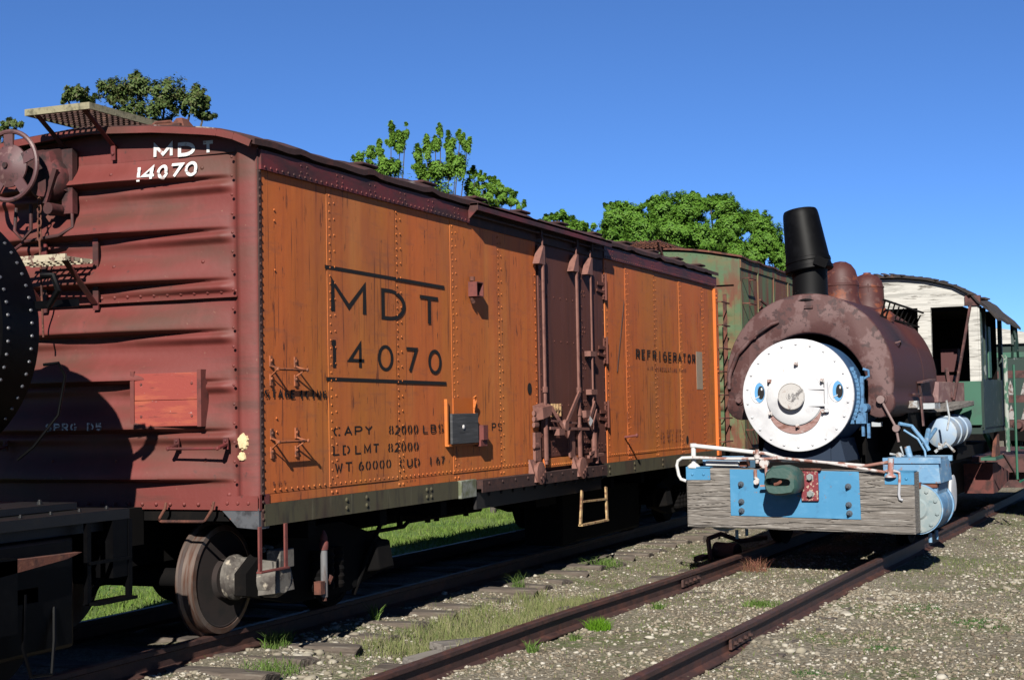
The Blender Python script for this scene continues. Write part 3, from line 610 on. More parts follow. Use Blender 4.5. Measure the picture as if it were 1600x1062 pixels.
# --- brake gear on the end
bg_=MB(); cx,cy,cz=-.36,1.95,3.60
circ=[(cx,cy+.262*math.cos(t),cz+.262*math.sin(t)) for t in np.linspace(0,2*PI,41)[:-1]]
bg_.tube(circ,.019,8,closed=True)
for k in range(5):
    t=k*2*PI/5+.3; 
    a=Vector((cx,cy+.13*math.cos(t),cz+.13*math.sin(t))); b=Vector((cx,cy+.255*math.cos(t),cz+.255*math.sin(t))); bg_.bar(a,b,.085,.014,(1,0,0))
bg_.lathe((cx+.012,cy,cz),(-1,0,0),[(0,.165),(.012,.163),(.03,.11),(.045,.07),(.05,.045),(.05,.03)],28)
bw=bg_.build('brake_wheel',mat('brake wheel rust',(.10,.035,.036),.6,layers=[((.20,.11,.10),(9,9,9),.56,.62,5,.8),((.03,.012,.012),(16,16,16),.56,.64,5,.9)],spec=.5),car)
m=MB(); m.cyl((cx-.055,cy,cz),(-.02,cy,cz),.022); m.lathe((-.12,1.80,3.52),(-1,0,0),[(-.1,.17),(.0,.17),(.04,.14),(.05,.06)],22)
m.add([(-.01,1.62,3.40),(-.01,2.1,3.42),(-.01,2.08,3.78),(-.01,1.7,3.78),(-.16,1.68,3.45),(-.16,2.05,3.46),(-.16,2.0,3.72),(-.16,1.74,3.72)],[(3,2,1,0),(4,5,6,7),(0,1,5,4),(1,2,6,5),(2,3,7,6),(3,0,4,7)])
m.tube([(-.2,2.02,3.3),(-.22,2.02,3.12),(-.2,1.96,3.05),(-.2,1.88,3.12),(-.2,1.88,3.32)],.014,8).tube([(-.1,2.3,2.9),(-.12,2.0,3.05),(-.1,1.7,3.08),(-.06,1.6,3.14),(-.04,1.62,3.3)],.014,8)
m.box(-.06,0,1.60,1.70,3.25,3.75)
m.bar((-.18,1.76,3.32),(-.18,1.66,3.58),.03,.04).cyl((-.02,1.72,3.28),(-.2,1.72,3.28),.045)
m.build('brake_gear',mat('brake gear darkened for shade',(.055,.016,.015),.7,layers=[((.13,.03,.03),(5,5,5),.52,.64,4,.9),((.015,.008,.008),(9,9,9),.52,.62,4,.8)]),car)  # dark red with the shadow on the gear painted into its colour
m=MB()
def chain(m,p0,p1,r=.022,wr=.006):
    p0=Vector(p0);p1=Vector(p1); n=max(2,int((p1-p0).length/(r*2.4))); d=(p1-p0).normalized()
    for i in range(n):
        c0=p0+(p1-p0)*(i+.5)/n; s_=Vector((0,1,0)) if i%2 else Vector((1,0,0))
        m.tube([c0+d*math.cos(t)*r*1.55+s_*math.sin(t)*r*.8 for t in np.linspace(0,2*PI,13)[:-1]],wr,6,closed=True)
chain(m,(-.2,1.80,3.36),(-.2,1.80,3.04)); m.cyl((-.2,1.80,3.05),(-.16,1.80,2.3),.008,n=8)
m.build('brake_chain',M_rust,car)
m=MB()
for k in range(9): m.box(-.40,-.06,1.42+k*.065,1.43+k*.065,2.855,2.885)
for x in (-.40,-.3,-.2,-.08): m.box(x,x+.012,1.40,1.99,2.85,2.88)
m.box(-.42,-.402,1.38,2.0,2.845,2.895)
m.build('brake_step',mat('flaked cream paint',(.48,.42,.30),.85,layers=[((.10,.03,.025),(20,20,20),.5,.58,5,.9)]),car)
for y in (1.43,1.92):
    m=MB().bar((-.36,y,2.85),(-.02,y,2.55),.012,.05,(0,1,0)).bar((.0,y,3.12),(.0,y,2.5),.05,.014,(1,0,0)).rivet((-.01,y,3.08),(-1,0,0),.016); m.build('step_bracket',M_red2,car)
# --- placard board
m=MB(); 
m.box(-.055,-.03,.48,1.04,1.80,2.0).box(-.056,-.03,.48,1.04,1.605,1.797); m.build('placard_board',M_pred,car,bevel=.003)
m=MB().box(-.062,.03,1.04,1.075,1.60,2.02); m.build('placard_stile',M_jred,car)
m=MB().box(-.062,.03,.445,.48,1.60,2.02)
for z in (1.68,1.92):
    for y in (.53,.98): m.rivet((-.056,y,z),(-1,0,0),.012)
m.build('placard_frame',M_jred,car)
# --- grab irons
def grab_end(m,y0,y1,z):
    m.cyl((-.11,y0,z),(-.11,y1,z),.011,n=8)
    for y in (y0,y1):
        m.bar((.0,y,z+.03),(-.115,y,z),.04,.014).box(-.012,.0,y-.022,y+.022,z-.01,z+.075).rivet((-.012,y,z+.055),(-1,0,0),.015).rivet((-.118,y,z),(-1,0,0),.017)
m=MB(); grab_end(m,.27,.70,1.44); m.build('grab_iron',M_red2,car)
for z in (1.44,1.9,2.35,2.8): m=MB(); grab_end(m,2.3,2.7,z); m.build('grab_iron',M_red2,car)
M_gi=mat('worn orange brown iron',(.34,.10,.035),.75,layers=[((.10,.04,.025),(14,14,14),.48,.62,4,.9)])
def grab_side(z,x0=.17,x1=.52,mt=M_gi):
    m=MB(); m.cyl((x0-.04,-.085,z),(x1+.04,-.085,z),.010,n=8)
    for x,s in ((x0,-1),(x1,1)):
        m.bar((x,-.01,z+.03),(x+s*.02,-.085,z+.005),.016,.010).bar((x,-.01,z-.05),(x+s*.02,-.085,z-.0),.014,.008)
        m.box(x-.016,x+.016,-.018,0,z+.02,z+.10).box(x-.016,x+.016,-.018,0,z-.12,z-.035)
        m.rivet((x,-.018,z+.065),(0,-1,0),.014).rivet((x,-.018,z-.07),(0,-1,0),.014).rivet((x+s*.035,-.095,z),(0,-1,0),.017)
    m.build('grab_iron',mt,car)
grab_side(2.01); grab_side(1.475)
# end stirrup, gusset, side sill
m=MB().tube([(-.02,.79,1.04),(-.03,.79,1.0),(-.04,.845,.91),(-.04,.82,.902),(-.04,.45,.905),(-.04,.43,.915),(-.03,.375,1.0),(-.02,.37,1.05)],.011,8); m.build('end_handhold',M_rust,car)
m=MB(); gp=[(.31,.985),(.18,.862),(.0,.85),(.0,.985)]
m.prism(gp,lambda p:(-.006,p[0],p[1]),lambda p:(.012,p[0],p[1])); m.box(-.008,.13,-.006,.01,.85,1.0); m.build('corner_gusset',mat('grey worn steel',(.085,.09,.10),.5,layers=[((.03,.03,.035),(8,8,8),.48,.62,4),((.30,.07,.03),(30,30,30),.66,.7,4,.9)],spec=.5),car)
m=MB().box(-.004,.13,-.012,-.006+.0,.985,1.10).prism([(.0,1.09),(.32,1.09),(.32,.985),(.0,.985)],lambda p:(-.012,p[0],p[1]),lambda p:(-.002,p[0],p[1]))
for y in (.08,.17,.26): m.rivet((-.012,y,1.04),(-1,0,0),.018)
m.build('corner_patch',M_red,car)
for a,b in ((.06,3.42),(7.42,L-.05)):
    m=MB().box(a,b,-.016,.06,.868,1.027)
    for x in (1.28,1.62,2.75,2.84,7.62,7.74,8.7,9.9,11.2):
        if a<x<b:
            for z in (.92,.985): m.rivet((x,-.016,z),(0,-1,0),.02)
    m.build('side_sill',M_sill,car)
m=MB().box(3.43,3.78,-.045,.02,.86,1.03); m.build('sill_block',mat('grey lichen block',(.25,.26,.22),.9,layers=[((.12,.13,.07),(8,8,8),.48,.62,4)]),car,bevel=.008)
m=MB().box(3.8,7.42,-.10,.04,.935,1.018).box(3.8,7.42,-.10,-.085,.90,.935)
for x in np.arange(3.95,7.4,.33): m.rivet((x,-.10,.985),(0,-1,0),.016)
m.build('door_track',M_brn,car)
m=MB().box(3.8,7.4,-.03,.0,.74,.90)
for x in np.arange(4.1,7.4,.3): m.lathe((x,-.03,.87),(0,-1,0),[(0,.02),(.01,.02),(.02,.012)],8)
m.build('bolted_channel',mat('black channel with steel bolts',(.012,.01,.01),.6),car)
m=MB()
m.box(.07,L-.05,.06,Wd-.06,.9,1.06).box(.0,L,1.17,1.77,.55,.9)
for x in np.arange(.8,L,1.2): m.box(x,x+.12,.06,Wd-.06,.72,.9)
m.build('underframe',M_blk,car)
m=MB().box(7.0,9.9,.32,.80,.10,.74); m.build('equipment_box',M_blk,car,bevel=.03)
m=MB().cyl((4.9,1.0,.80),(6.3,1.0,.80),.13); m.build('brake_reservoir',M_blk,car)
m=MB().cyl((3.0,2.2,.80),(4.6,2.2,.80),.10); m.build('brake_cylinder',M_blk,car)
m=MB(); m.tube([(2.6,.55,.60),(3.4,.55,.60),(3.5,.55,.64),(5.2,.55,.64)],.02,6)
for x in (3.3,3.9,4.1,4.8): m.box(x,x+.05,.53,.57,.6,.9)
m.box(5.9,6.5,.2,.6,.62,.85).lathe((6.55,.4,.58),(0,0,1),[(0,.09),(.3,.09)],12)
m.build('brake_piping',M_blk,car)
# --- plug door
m=MB().box(5.5,7.72,.005,.05,1.03,3.5); 
m.box(5.56,6.86,-.012,.01,1.17,3.44).box(6.86,7.66,-.004,.01,1.17,3.44)
for x in (5.56,6.86,7.66):
    for z in np.arange(1.25,3.4,.16): m.rivet((x+(.03 if x<7 else -.03),-.012,z),(0,-1,0),.011,n=6)
for z in (1.3,1.72,2.42,2.9):
    for x in np.arange(5.8,6.8,.2): m.rivet((x,-.012,z),(0,-1,0),.011,n=6)
for z in np.arange(1.3,3.3,.42):
    for dx in (0,.07):
        for dz in (0,.05): m.rivet((6.93+dx,-.004,z+dz),(0,-1,0),.012,n=6)
for z in (1.22,1.27): 
    for x in np.arange(5.7,7.6,.1): m.rivet((x,-.012,z),(0,-1,0),.010,n=6)
door=m.build('door',M_door,car)
TG=Matrix.Translation((-.165,-.006,0))@Matrix.Diagonal((1,.58,1,1))
m=MB().box(5.62,6.72,-.03,0,1.06,1.155)
for x in np.arange(5.7,6.7,.06): m.rivet((x,-.03,1.085),(0,-1,0),.011,n=6)
m.build('door_sill',M_or,car)
for x,r_ in ((5.70,.029),(6.74,.030),(7.21,.020)):
    m=MB(TG).cyl((x,-.12,1.10 if x<7 else 1.3),(x,-.12,3.42),r_,n=14)
    m.add([(x-.15,-.02,3.22),(x+.03,-.02,3.22),(x+.03,-.02,3.42),(x-.01,-.02,3.42),(x-.15,-.15,3.22),(x+.03,-.15,3.22),(x+.03,-.15,3.42),(x-.01,-.15,3.42)],[(0,1,2,3),(7,6,5,4),(0,4,5,1),(1,5,6,2),(2,6,7,3),(3,7,4,0)])
    m.cyl((x,-.12,3.42),(x,-.12,3.5),.016,n=8)
    if x>7: m.box(x-.10,x+.10,-.15,-.02,2.28,2.34).cyl((x+.01,-.12,1.12),(x+.01,-.12,1.4),.055)
    else:
        m.cyl((x,-.12,1.14),(x,-.12,1.50),r_*1.35,n=12).cyl((x,-.12,1.60),(x,-.12,1.68),r_*1.5,n=12).cyl((x,-.12,1.86),(x,-.12,1.92),r_*1.6,n=12)
        m.box(x-.22,x-.06,-.06,-.01,1.14,1.44)
        for z in (1.17,1.24,1.31,1.38): m.box(x-.17,x-.11,-.062,-.058,z,z+.03)
    m.build('locking_bar',M_bar,door)
m=MB(TG)
m.bar((6.66,-.18,1.86),(6.14,-.22,1.50),.03,.055).bar((7.20,-.16,1.74),(6.92,-.20,1.52),.03,.07).bar((7.26,-.16,1.66),(7.06,-.2,1.5),.02,.03)
m.bar((5.78,-.15,1.48),(7.0,-.15,1.45),.025,.03).bar((5.78,-.17,1.56),(6.6,-.17,1.52),.02,.02)
m.bar((5.9,-.1,1.70),(6.1,-.2,1.48),.02,.05)
m.add([(5.46,-.03,1.72),(5.78,-.05,1.76),(5.80,-.05,1.60),(5.50,-.03,1.56),(5.5,-.2,1.70),(5.74,-.22,1.72),(5.74,-.22,1.62),(5.52,-.2,1.58)],[(0,1,2,3),(7,6,5,4),(0,4,5,1),(1,5,6,2),(2,6,7,3),(3,7,4,0)])
m.lathe((6.16,-.24,1.50),(0,1,0),[(0,.06),(.05,.07),(.12,.05)],12).box(5.95,6.12,-.22,-.1,1.40,1.47)
m.box(6.84,6.98,-.2,-.1,1.58,1.66).box(7.1,7.3,-.16,-.04,1.84,1.90)
for z in (1.30,1.52,1.58,1.64): m.cyl((5.44,-.06,z),(5.56,-.06,z),.03,n=8)
m.build('door_latch_gear',M_bar,door)
m=MB(TG)
for i in range(4): m.box(6.0+i*.085,6.012+i*.085,-.06,-.013,1.60,1.74)
m.box(5.98,6.3,-.05,-.013,1.66,1.675); m.build('seal_bars',M_yel,door)
m=MB(TG).add([(6.93,-.215,1.60),(7.04,-.215,1.545),(6.95,-.215,1.47),(6.89,-.215,1.52)],[(0,1,2,3)]); m.build('seal_tag',M_white,door)
for x in (5.38,6.66):
    m=MB(Matrix.Translation((-.12,0,0))@Matrix.Diagonal((1,.7,1,1))).lathe((x,-.19,1.02),(0,1,0),[(0,.05),(.01,.12),(.05,.12),(.06,.09),(.10,.09),(.12,.12),(.15,.12)],18)
    m.add([(x-.14,-.18,.93),(x-.06,-.18,.93),(x+.02,-.05,1.16),(x-.10,-.05,1.16),(x-.14,-.06,.93),(x-.06,-.06,.93),(x+.02,-.03,1.16),(x-.10,-.03,1.16)],[(0,1,2,3),(7,6,5,4),(0,4,5,1),(1,5,6,2),(2,6,7,3),(3,7,4,0)])
    for k in range(3): m.cyl((x-.05+.06*k,-.2,.97+.03*k),(x-.05+.06*k,-.21,.97+.03*k),.015,n=6)
    m.build('door_roller',M_bar,door)
m=MB(TG).bar((7.08,-.1,1.13),(7.5,-.1,1.15),.1,.03).bar((7.0,-.16,1.17),(7.35,-.12,1.2),.03,.03).cyl((7.3,-.12,1.05),(7.3,-.12,1.2),.03); m.build('door_foot',M_bar,door)
for z in (3.12,2.36,1.60):
    m=MB().box(7.64,7.74,-.022,0,z-.14,z+.16).cyl((7.69,-.035,z-.15),(7.69,-.035,z+.17),.016,n=8).bar((7.45,-.016,z+.04),(7.7,-.02,z+.04),.012,.04).bar((7.42,-.016,z-.04),(7.7,-.02,z-.06),.012,.03)
    for a in (-.1,-.03,.05,.12):
        for b in (7.66,7.73): m.rivet((b,-.022,z+a),(0,-1,0),.014,n=6)
    m.build('door_hinge',M_door,door)
# --- route card board + small box
m=MB().box(3.20,3.79,-.07,-.045,1.375,1.655); m.build('tack_board',M_dwood,car,bevel=.004)
m=MB()
for x in (3.18,3.81): m.box(x-.013,x+.013,-.035,-.0,1.36,1.79)
m.box(3.165,3.83,-.05,-.01,1.355,1.373).tube([(3.70,-.06,1.80),(3.74,-.07,1.82),(3.77,-.06,1.78),(3.74,-.05,1.7)],.008,6)
m.build('tack_board_frame',M_or,car)
m=MB().box(3.35,3.86,-.0145,-.009,1.64,1.80); m.build('fresh_patch',M_or2,car)
m=MB().lathe((3.44,-.07,1.53),(0,-1,0),[(0,.02),(.008,.02),(.012,.01)],10); m.build('seal_disc',M_white,car)
m=MB().box(3.84,3.95,-.10,-.01,1.40,1.54).box(3.82,3.97,-.08,-.01,1.34,1.40); m.build('hasp_box',M_jred,car)
m=MB(); x0,x1,z0,z1=3.74,3.90,2.77,2.91
m.box(x0,x0+.012,-.10,-.008,z0,z1).box(x1-.012,x1,-.10,-.008,z0,z1).box(x0+.012,x1-.012,-.10,-.008,z0,z0+.01).box(x0+.012,x1-.012,-.10,-.008,z1-.01,z1).box(x0+.012,x1-.012,-.03,-.02,z0,z1)
m.build('card_holder',M_jred,car)
m=MB().cyl((3.77,-.04,2.92),(3.77,-.04,2.96),.026,n=10).cyl((3.79,-.04,2.71),(3.77,-.03,2.76),.02,n=8); m.build('holder_latch',M_rust,car)
for x,z in ((11.118,1.218),(5.256,1.90)):
    m=MB(); m.lathe((x,-.0105,z),(0,-1,0),[(0,.06),(.002,.06)],16); m.build('round_hole_plug',M_black,car)
m=MB().cyl((8.36,-.01,1.32),(8.36,-.16,1.34),.015,n=8).lathe((8.36,-.16,1.34),(0,-1,0),[(0,.03),(.02,.02)],8); m.build('side_peg',M_jred,car)
m=MB().cyl((8.44,-.012,3.0),(8.12,-.012,2.12),.006,n=6); m.build('hanging_wire',M_brn,car)
m=MB(); b0=MB
o=MB().box(11.665,11.98,-.0135,-.011,1.93,2.47); o.build('blanked_out_patch',mat('tan masking paint',(.46,.36,.26),.8,layers=[((.40,.2,.1),(6,6,6),.5,.7,4,.4)]),car)
# orange corner angle + ladder at the far end
m=MB().box(12.66,12.80,-.05,.0,.95,3.44)
for z in (3.30,3.36,2.2,2.26,1.2): m.rivet((12.70,-.05,z),(0,-1,0),.018)
m.build('ladder_stile',M_or2,car)
m=MB()
for z in np.arange(1.15,3.3,.35):
    m.tube([(12.72,-.02,z),(12.75,-.11,z),(13.25,-.11,z),(13.28,-.03,z)],.011,6)
m.bar((13.28,-.03,1.0),(13.28,-.03,3.4),.06,.012,(1,0,0))
m.build('ladder_rungs',M_rust,car)
# steps and hanging bits
m=MB(); 
m.box(-.045,-.005,-.03,-.015,.545,.87).box(.31,.35,-.03,-.015,.545,.87).box(-.045,.35,-.045,-.002,.535,.55); m.build('side_step',M_jred,car,bevel=.003)
m=MB().bar((6.62,-.07,.76),(6.47,-.10,.39),.045,.02,(0,1,0)).bar((7.44,-.07,.76),(7.37,-.10,.38),.045,.02,(0,1,0)).bar((6.47,-.10,.385),(7.37,-.10,.38),.05,.02).bar((6.6,-.08,.64),(7.42,-.08,.62),.03,.02); m.build('side_step',M_yel,car,label='bent step with flaking yellow paint')
m=MB().cyl((1.11,.1,.23),(1.11,.1,.62),.028,n=14); pp=m.build('drain_pipe',M_pole,car)
m=MB().lathe((1.11,.1,.60),(0,0,1),[(0,.033),(.02,.036),(.06,.036),(.07,.028),(.09,.03),(.12,.024),(.155,.006)],14); m.build('pipe_cap',M_jred,pp)
m=MB().box(1.0,1.07,.07,.13,.26,.36).cyl((1.16,.1,.34),(1.2,.1,.38),.03,n=8).cyl((1.11,.1,.2),(1.11,.1,.235),.02,n=8); m.build('pipe_bracket',M_rust,pp)
# trucks
def wheelset(m,x,y0=.70,y1=2.24,rad=.42,disc=None):
    for yf,s in ((y0,1),(y1,-1)):
        m.lathe((x,yf-s*.055,rad),(0,s,0),[(.006,.37),(.0,.375),(.004,rad-.006),(.10,rad),(.115,rad+.027),(.137,rad+.027),(.14,.36)],44,cap0=disc is None)
        (disc or m).lathe((x,yf-s*.050,rad),(0,s,0),[(-.03,.10),(-.03,.14),(.03,.17),(.035,.30),(.0,.36),(.004,.372)],40,cap1=False)
    (disc or m).cyl((x,y0-.28,rad),(x,y1+.28,rad),.075,n=16)
def truck(xc):
    for x in (xc-.84,xc+.84):
        m=MB().cyl((x,.42,.42),(x,2.52,.42),.075,n=16); ax_=m.build('axle',M_blk,car)
        for yf,sg in ((.70,1),(2.24,-1)):
            m=MB(); m.lathe((x,yf-sg*.055,.42),(0,sg,0),[(.006,.37),(.0,.375),(.004,.414),(.10,.42),(.115,.447),(.137,.447),(.14,.36)],44,cap0=False)
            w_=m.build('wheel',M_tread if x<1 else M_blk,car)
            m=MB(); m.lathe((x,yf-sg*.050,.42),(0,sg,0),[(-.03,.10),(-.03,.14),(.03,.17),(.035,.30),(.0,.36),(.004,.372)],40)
            m.build('wheel_disc',mat('dirty wheel disc darkened for shade',(.022,.013,.011),.9,layers=[((.01,.007,.006),(5,5,5),.5,.65,4)]) if x<1 else M_blk,w_)  # near wheel faces: dirt, plus shade painted in as a darker brown
    for s,y in ((1,.30),(-1,Wd-.30)):
        m=MB()
        P=[(-1.15,.50),(-.95,.62),(-.3,.78),(.3,.78),(.95,.62),(1.15,.50),(1.15,.34),(.95,.30),(.45,.20),(-.45,.20),(-.95,.30),(-1.15,.34)]
        m.prism([(xc+p[0],p[1]) for p in P],lambda p:(p[0],y-.05,p[1]),lambda p:(p[0],y+.05,p[1]))
        for k in (-.16,0,.16): m.lathe((xc+k,y-.08,.26),(0,0,1),[(j*.03,.055+.012*(j%2)) for j in range(12)],10)
        m.tube([(xc+.55,y-.02,.15),(xc+.7,y-.12,.55),(xc+.95,y-.1,.75)],.02,6)
        m.build('truck_side_frame',M_blk,car)
        for x in (xc-.84,xc+.84):
            m=MB(); m.add([(x-.14,y-.20,.34),(x+.14,y-.20,.34),(x+.15,y+.1,.30),(x-.15,y+.1,.30),(x-.13,y-.16,.58),(x+.13,y-.16,.58),(x+.15,y+.1,.60),(x-.15,y+.1,.60)],[(3,2,1,0),(4,5,6,7),(0,1,5,4),(1,2,6,5),(2,3,7,6),(3,0,4,7)])
            if s==1 and x<1: m.lathe((x-.02,y+.26,.44),(0,-1,0),[(0,.10),(0,.17),(.05,.175),(.07,.155),(.40,.145),(.46,.11)],24).box(x-.1,x+.1,y-.22,y-.1,.52,.66).tube([(x-.05,y-.02,.6),(x-.03,y-.05,.68),(x+.02,y-.08,.66)],.02,8)
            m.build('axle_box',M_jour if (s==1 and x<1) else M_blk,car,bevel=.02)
    m=MB().box(xc-.2,xc+.2,.3,Wd-.3,.38,.66); m.build('bolster',M_blk,car)
truck(1.36); truck(L-1.36)
def coupler(xb,s,z=.86,y=YC,par=None,mt=M_blk):
    m=MB().box(min(xb,xb+s*.4),max(xb,xb+s*.4),y-.08,y+.08,z-.09,z+.09)
    m.prism([(0,-.14),(.22,-.16),(.30,-.08),(.16,-.03),(.14,.06),(.30,.12),(.26,.18),(0,.14)],lambda p:(xb+s*(.4+p[0]),y+p[1],z-.14),lambda p:(xb+s*(.4+p[0]),y+p[1],z+.14))
    m.build('coupler',mt,par)
coupler(0,-1,par=car); coupler(L,1,par=car)
m=MB().box(-.12,.06,1.05,1.9,.72,1.0).tube([(-.1,1.15,.8),(-.3,1.1,.6),(-.35,1.2,.4),(-.3,1.3,.35)],.022,8); m.build('striker_plate',M_blk,car)
# --- lettering on the side
F2=lambda x,z,d:(x,-.0105-d,z)
m=MB(); m.add([F2(.985,2.85,.002),F2(3.20,2.835,.002),F2(3.20,2.805,.002),F2(.985,2.82,.002)],[(0,1,2,3)]); m.build('ruled_line',M_black,car,smooth=False); m=MB(); m.add([F2(.985,1.965,.002),F2(3.21,1.95,.002),F2(3.21,1.92,.002),F2(.985,1.935,.002)],[(0,1,2,3)])
m.build('ruled_line',M_black,car,smooth=False); m=MB()
for ch,(a,b),z0,z1 in (('M',(1.075,1.67),2.475,2.74),('D',(1.936,2.396),2.465,2.732),('T',(2.647,3.09),2.455,2.72)): m=MB(); glyphw(m,ch,a,b,z0,z1,.031,F2); m.build('painted_letter',M_black,car,smooth=False)
for ch,(a,b),z0,z1 in (('1',(1.08,1.16),2.04,2.26),('4',(1.348,1.644),2.035,2.255),('0',(1.853,2.154),2.028,2.25),('7',(2.372,2.622),2.022,2.245),('0',(2.824,3.118),2.018,2.24)): 
    m=MB(); glyphw(m,ch,a,b,z0,z1,.027,F2,1.9)
    if ch=='1': m.add([F2(1.09,2.262,.003),F2(1.145,2.262,.003),F2(1.10,2.205,.003),F2(1.07,2.225,.003)],[(0,1,2,3)])
    m.build('painted_digit',M_black,car,smooth=False)
for st,a,b,z0,z1 in (('CAPY',1.085,1.75,1.497,1.572),('82000',2.04,2.605,1.490,1.568),('LBS',2.70,3.135,1.487,1.564),('PS',4.24,4.50,1.477,1.556),('LD',1.08,1.355,1.345,1.423),('LMT',1.44,1.866,1.343,1.42),('82000',2.02,2.607,1.34,1.418),('WT',1.104,1.394,1.207,1.286),('60000',1.494,2.077,1.205,1.283),('CUD',2.229,2.629,1.20,1.275),('1',2.82,2.88,1.20,1.272),('67',2.96,3.142,1.198,1.27),('STAGE',.075,.52,1.797,1.862),('ICING',.57,.99,1.795,1.86)):
    m=MB(); textw(m,st,a,b,z0,z1,.0112,F2,stencil=True); m.build('stencil_word',M_black,car,smooth=False)
m=MB(); textw(m,'REFRIGERATOR',8.84,11.6,2.305,2.425,.020,k=2.6,P=lambda x,z,d:(x,-.0185-d,z)); m.build('refrigerator_lettering',M_black,car,smooth=False)
m=MB(); textw(m,'AIR CIRCULATING FANS',9.33,11.14,2.16,2.213,.010,F2)
for i,st in enumerate(('IL 33FT 2IN','EW 8FT 2IN','IH 7FT 4IN')): textw(m,st,9.85,10.82,1.335-.065*i,1.38-.065*i,.009,F2)
text(m,'B 85 F',.18,.36,1.155,1.185,.006,F2); text(m,'IL 33 2',2.35,2.55,1.07,1.09,.005,lambda x,z,d:(x,-.004-d,z))
m.build('faded_lettering',M_faint,car,smooth=False)
# --- lettering on the end (white): follows the sheet, thick brush strokes
def ENDS(y,z,d): return (min(end_x(yy,z+dz) if z+dz<3.6 else .03 for yy in (y-.03,y,y+.03) for dz in (-.04,0,.04))-d-.005,y,z)
m=MB()
for ch,a,b,z0,z1,wd in (('M',.905,.735,3.645,3.755,.025),('D',.686,.535,3.640,3.748,.027),('T',.475,.365,3.64,3.742,.026),('1',1.01,.98,3.468,3.578,.026),('4',.960,.845,3.47,3.582,.021),('0',.830,.740,3.472,3.585,.023),('7',.728,.618,3.476,3.59,.022),('0',.602,.495,3.48,3.595,.023)):
    m=MB(); glyph(m,ch,a,b,z0-.02,z1-.02,wd,ENDS); m.build('painted_letter' if ch in 'MDT' else 'painted_digit',M_white,car,smooth=False)
m=MB(); XS=min(end_x(yy,zz) for yy in (1.3,1.5,1.7,1.84) for zz in np.arange(1.55,1.66,.01)); text(m,'SPRG D5',1.84,1.31,1.58,1.64,.013,lambda y,z,d:(XS-d-.002,y,z),stencil=True); m.build('end_stencil',M_grey,car,smooth=False)
# cream splashes
def blob(m,y,z,ry,rz,seed):
    r_=random.Random(seed); n=26; ps=[]
    for i in range(n):
        t=2*PI*i/n; k=r_.uniform(.82,1.12); ps.append((y+math.cos(t)*ry*k,z+math.sin(t)*rz*k))
    xx=-.010
    vs=[(xx+.012,p[0],p[1]) for p in ps]+[(xx-.004,y+(p[0]-y)*.85,z+(p[1]-z)*.85) for p in ps]+[(xx-.012,y,z)]
    m.add(vs,[(i,(i+1)%n,n+(i+1)%n,n+i) for i in range(n)]+[(n+i,n+(i+1)%n,2*n) for i in range(n)])
m=MB(); blob(m,.125,1.485,.048,.062,1); blob(m,.135,1.375,.033,.036,2); blob(m,.128,1.425,.008,.008,3); m.build('paint_splash',M_cream,car)
# ============================================================ BLACK LOCOMOTIVE AT THE LEFT
bl=thing('black_locomotive',(-2.6,YC,0),'gloss black riveted locomotive front at the left edge facing the red ribbed end','locomotive')
def LB(*a): return MB(Matrix.Translation((2.6,-YC,0)))
R0=.845; zc=2.25
m=LB(); m.lathe((-7,YC,zc),(1,0,0),[(0,R0-.03),(5.05,R0-.03),(5.051,R0),(5.39,R0),(5.40,R0-.02),(5.405,.6),(5.43,.55),(5.45,.2)],72); m.build('smokebox',M_gblk,bl,ang=25)
m=LB()
for k in range(64):
    t=2*PI*k/64
    for x,dt in ((-1.90,0),(-1.68,.5)):
        tt=t+dt*2*PI/64; nv=Vector((0,math.cos(tt),math.sin(tt))); p=Vector((x,YC,zc))+nv*R0
        m.rivet(p,nv,.013,.014)
m.build('rivet_rows',mat('black rivets with wear',(.08,.08,.09),.25,spec=.8),bl)
m=LB().box(-1.6,-1.1,1.1,1.84,2.50,2.53).bar((-1.6,1.2,2.2),(-1.2,1.3,2.5),.04,.04); m.build('headlight_bracket',M_gblk,bl)
m=LB().lathe((-1.6,YC,2.72),(1,0,0),[(0,.12),(.03,.17),(.34,.18),(.36,.19),(.37,.16)],24); m.build('headlight',M_gblk,bl)
m=LB().tube([(-1.72,.50,2.02),(-1.70,.40,2.03),(-1.66,.38,1.95),(-1.68,.42,1.7),(-1.75,.56,1.5),(-1.78,.66,1.42)],.010,8); m.build('handrail',M_gblk,bl)
m=LB().bar((-1.62,.66,2.41),(-1.38,.50,2.435),.05,.05).tube([(-1.62,.60,2.60),(-1.6,.52,2.60),(-1.6,.48,2.5),(-1.6,.56,2.40)],.022,8); m.build('lamp_bracket',M_gblk,bl)
m=LB(); m.box(-7,-1.02,.37,2.57,1.0,1.07).box(-7,-1.05,.45,2.5,.93,1.0).box(-3.4,-1.25,.62,2.3,1.075,1.12)
for x in np.arange(-3.4,-1.1,.28): m.bolt((x,.45,1.07),(0,0,1),.014,.014)
for x in (-2.3,-1.9,-1.5): m.bolt((x,.72,1.12),(0,0,1),.02,.02)
m.build('front_deck',M_deck,bl,bevel=.006)
m=LB().box(-1.2,-1.02,.37,2.57,.62,1.0).box(-7,-1.2,.85,2.1,.5,.93).box(-3.2,-2.2,.3,.6,.4,.85).box(-6,-2.2,1.0,1.9,1.1,1.55)
for y,z in ((.48,.95),(.55,.9),(.48,.86),(.8,.9),(1.0,.85)): m.bolt((-1.2,y,z),(-1,0,0),.02,.02)
m.build('pilot_beam',M_gblk,bl)
m=LB()
for x in (-1.02,-1.45): m.bar((x,.38,1.0),(x,.38,.48),.03,.04)
m.bar((-1.03,.36,.48),(-1.45,.36,.48),.12,.02).bar((-1.03,.37,.74),(-1.45,.37,.74),.03,.02); m.build('pilot_step',M_gblk,bl)
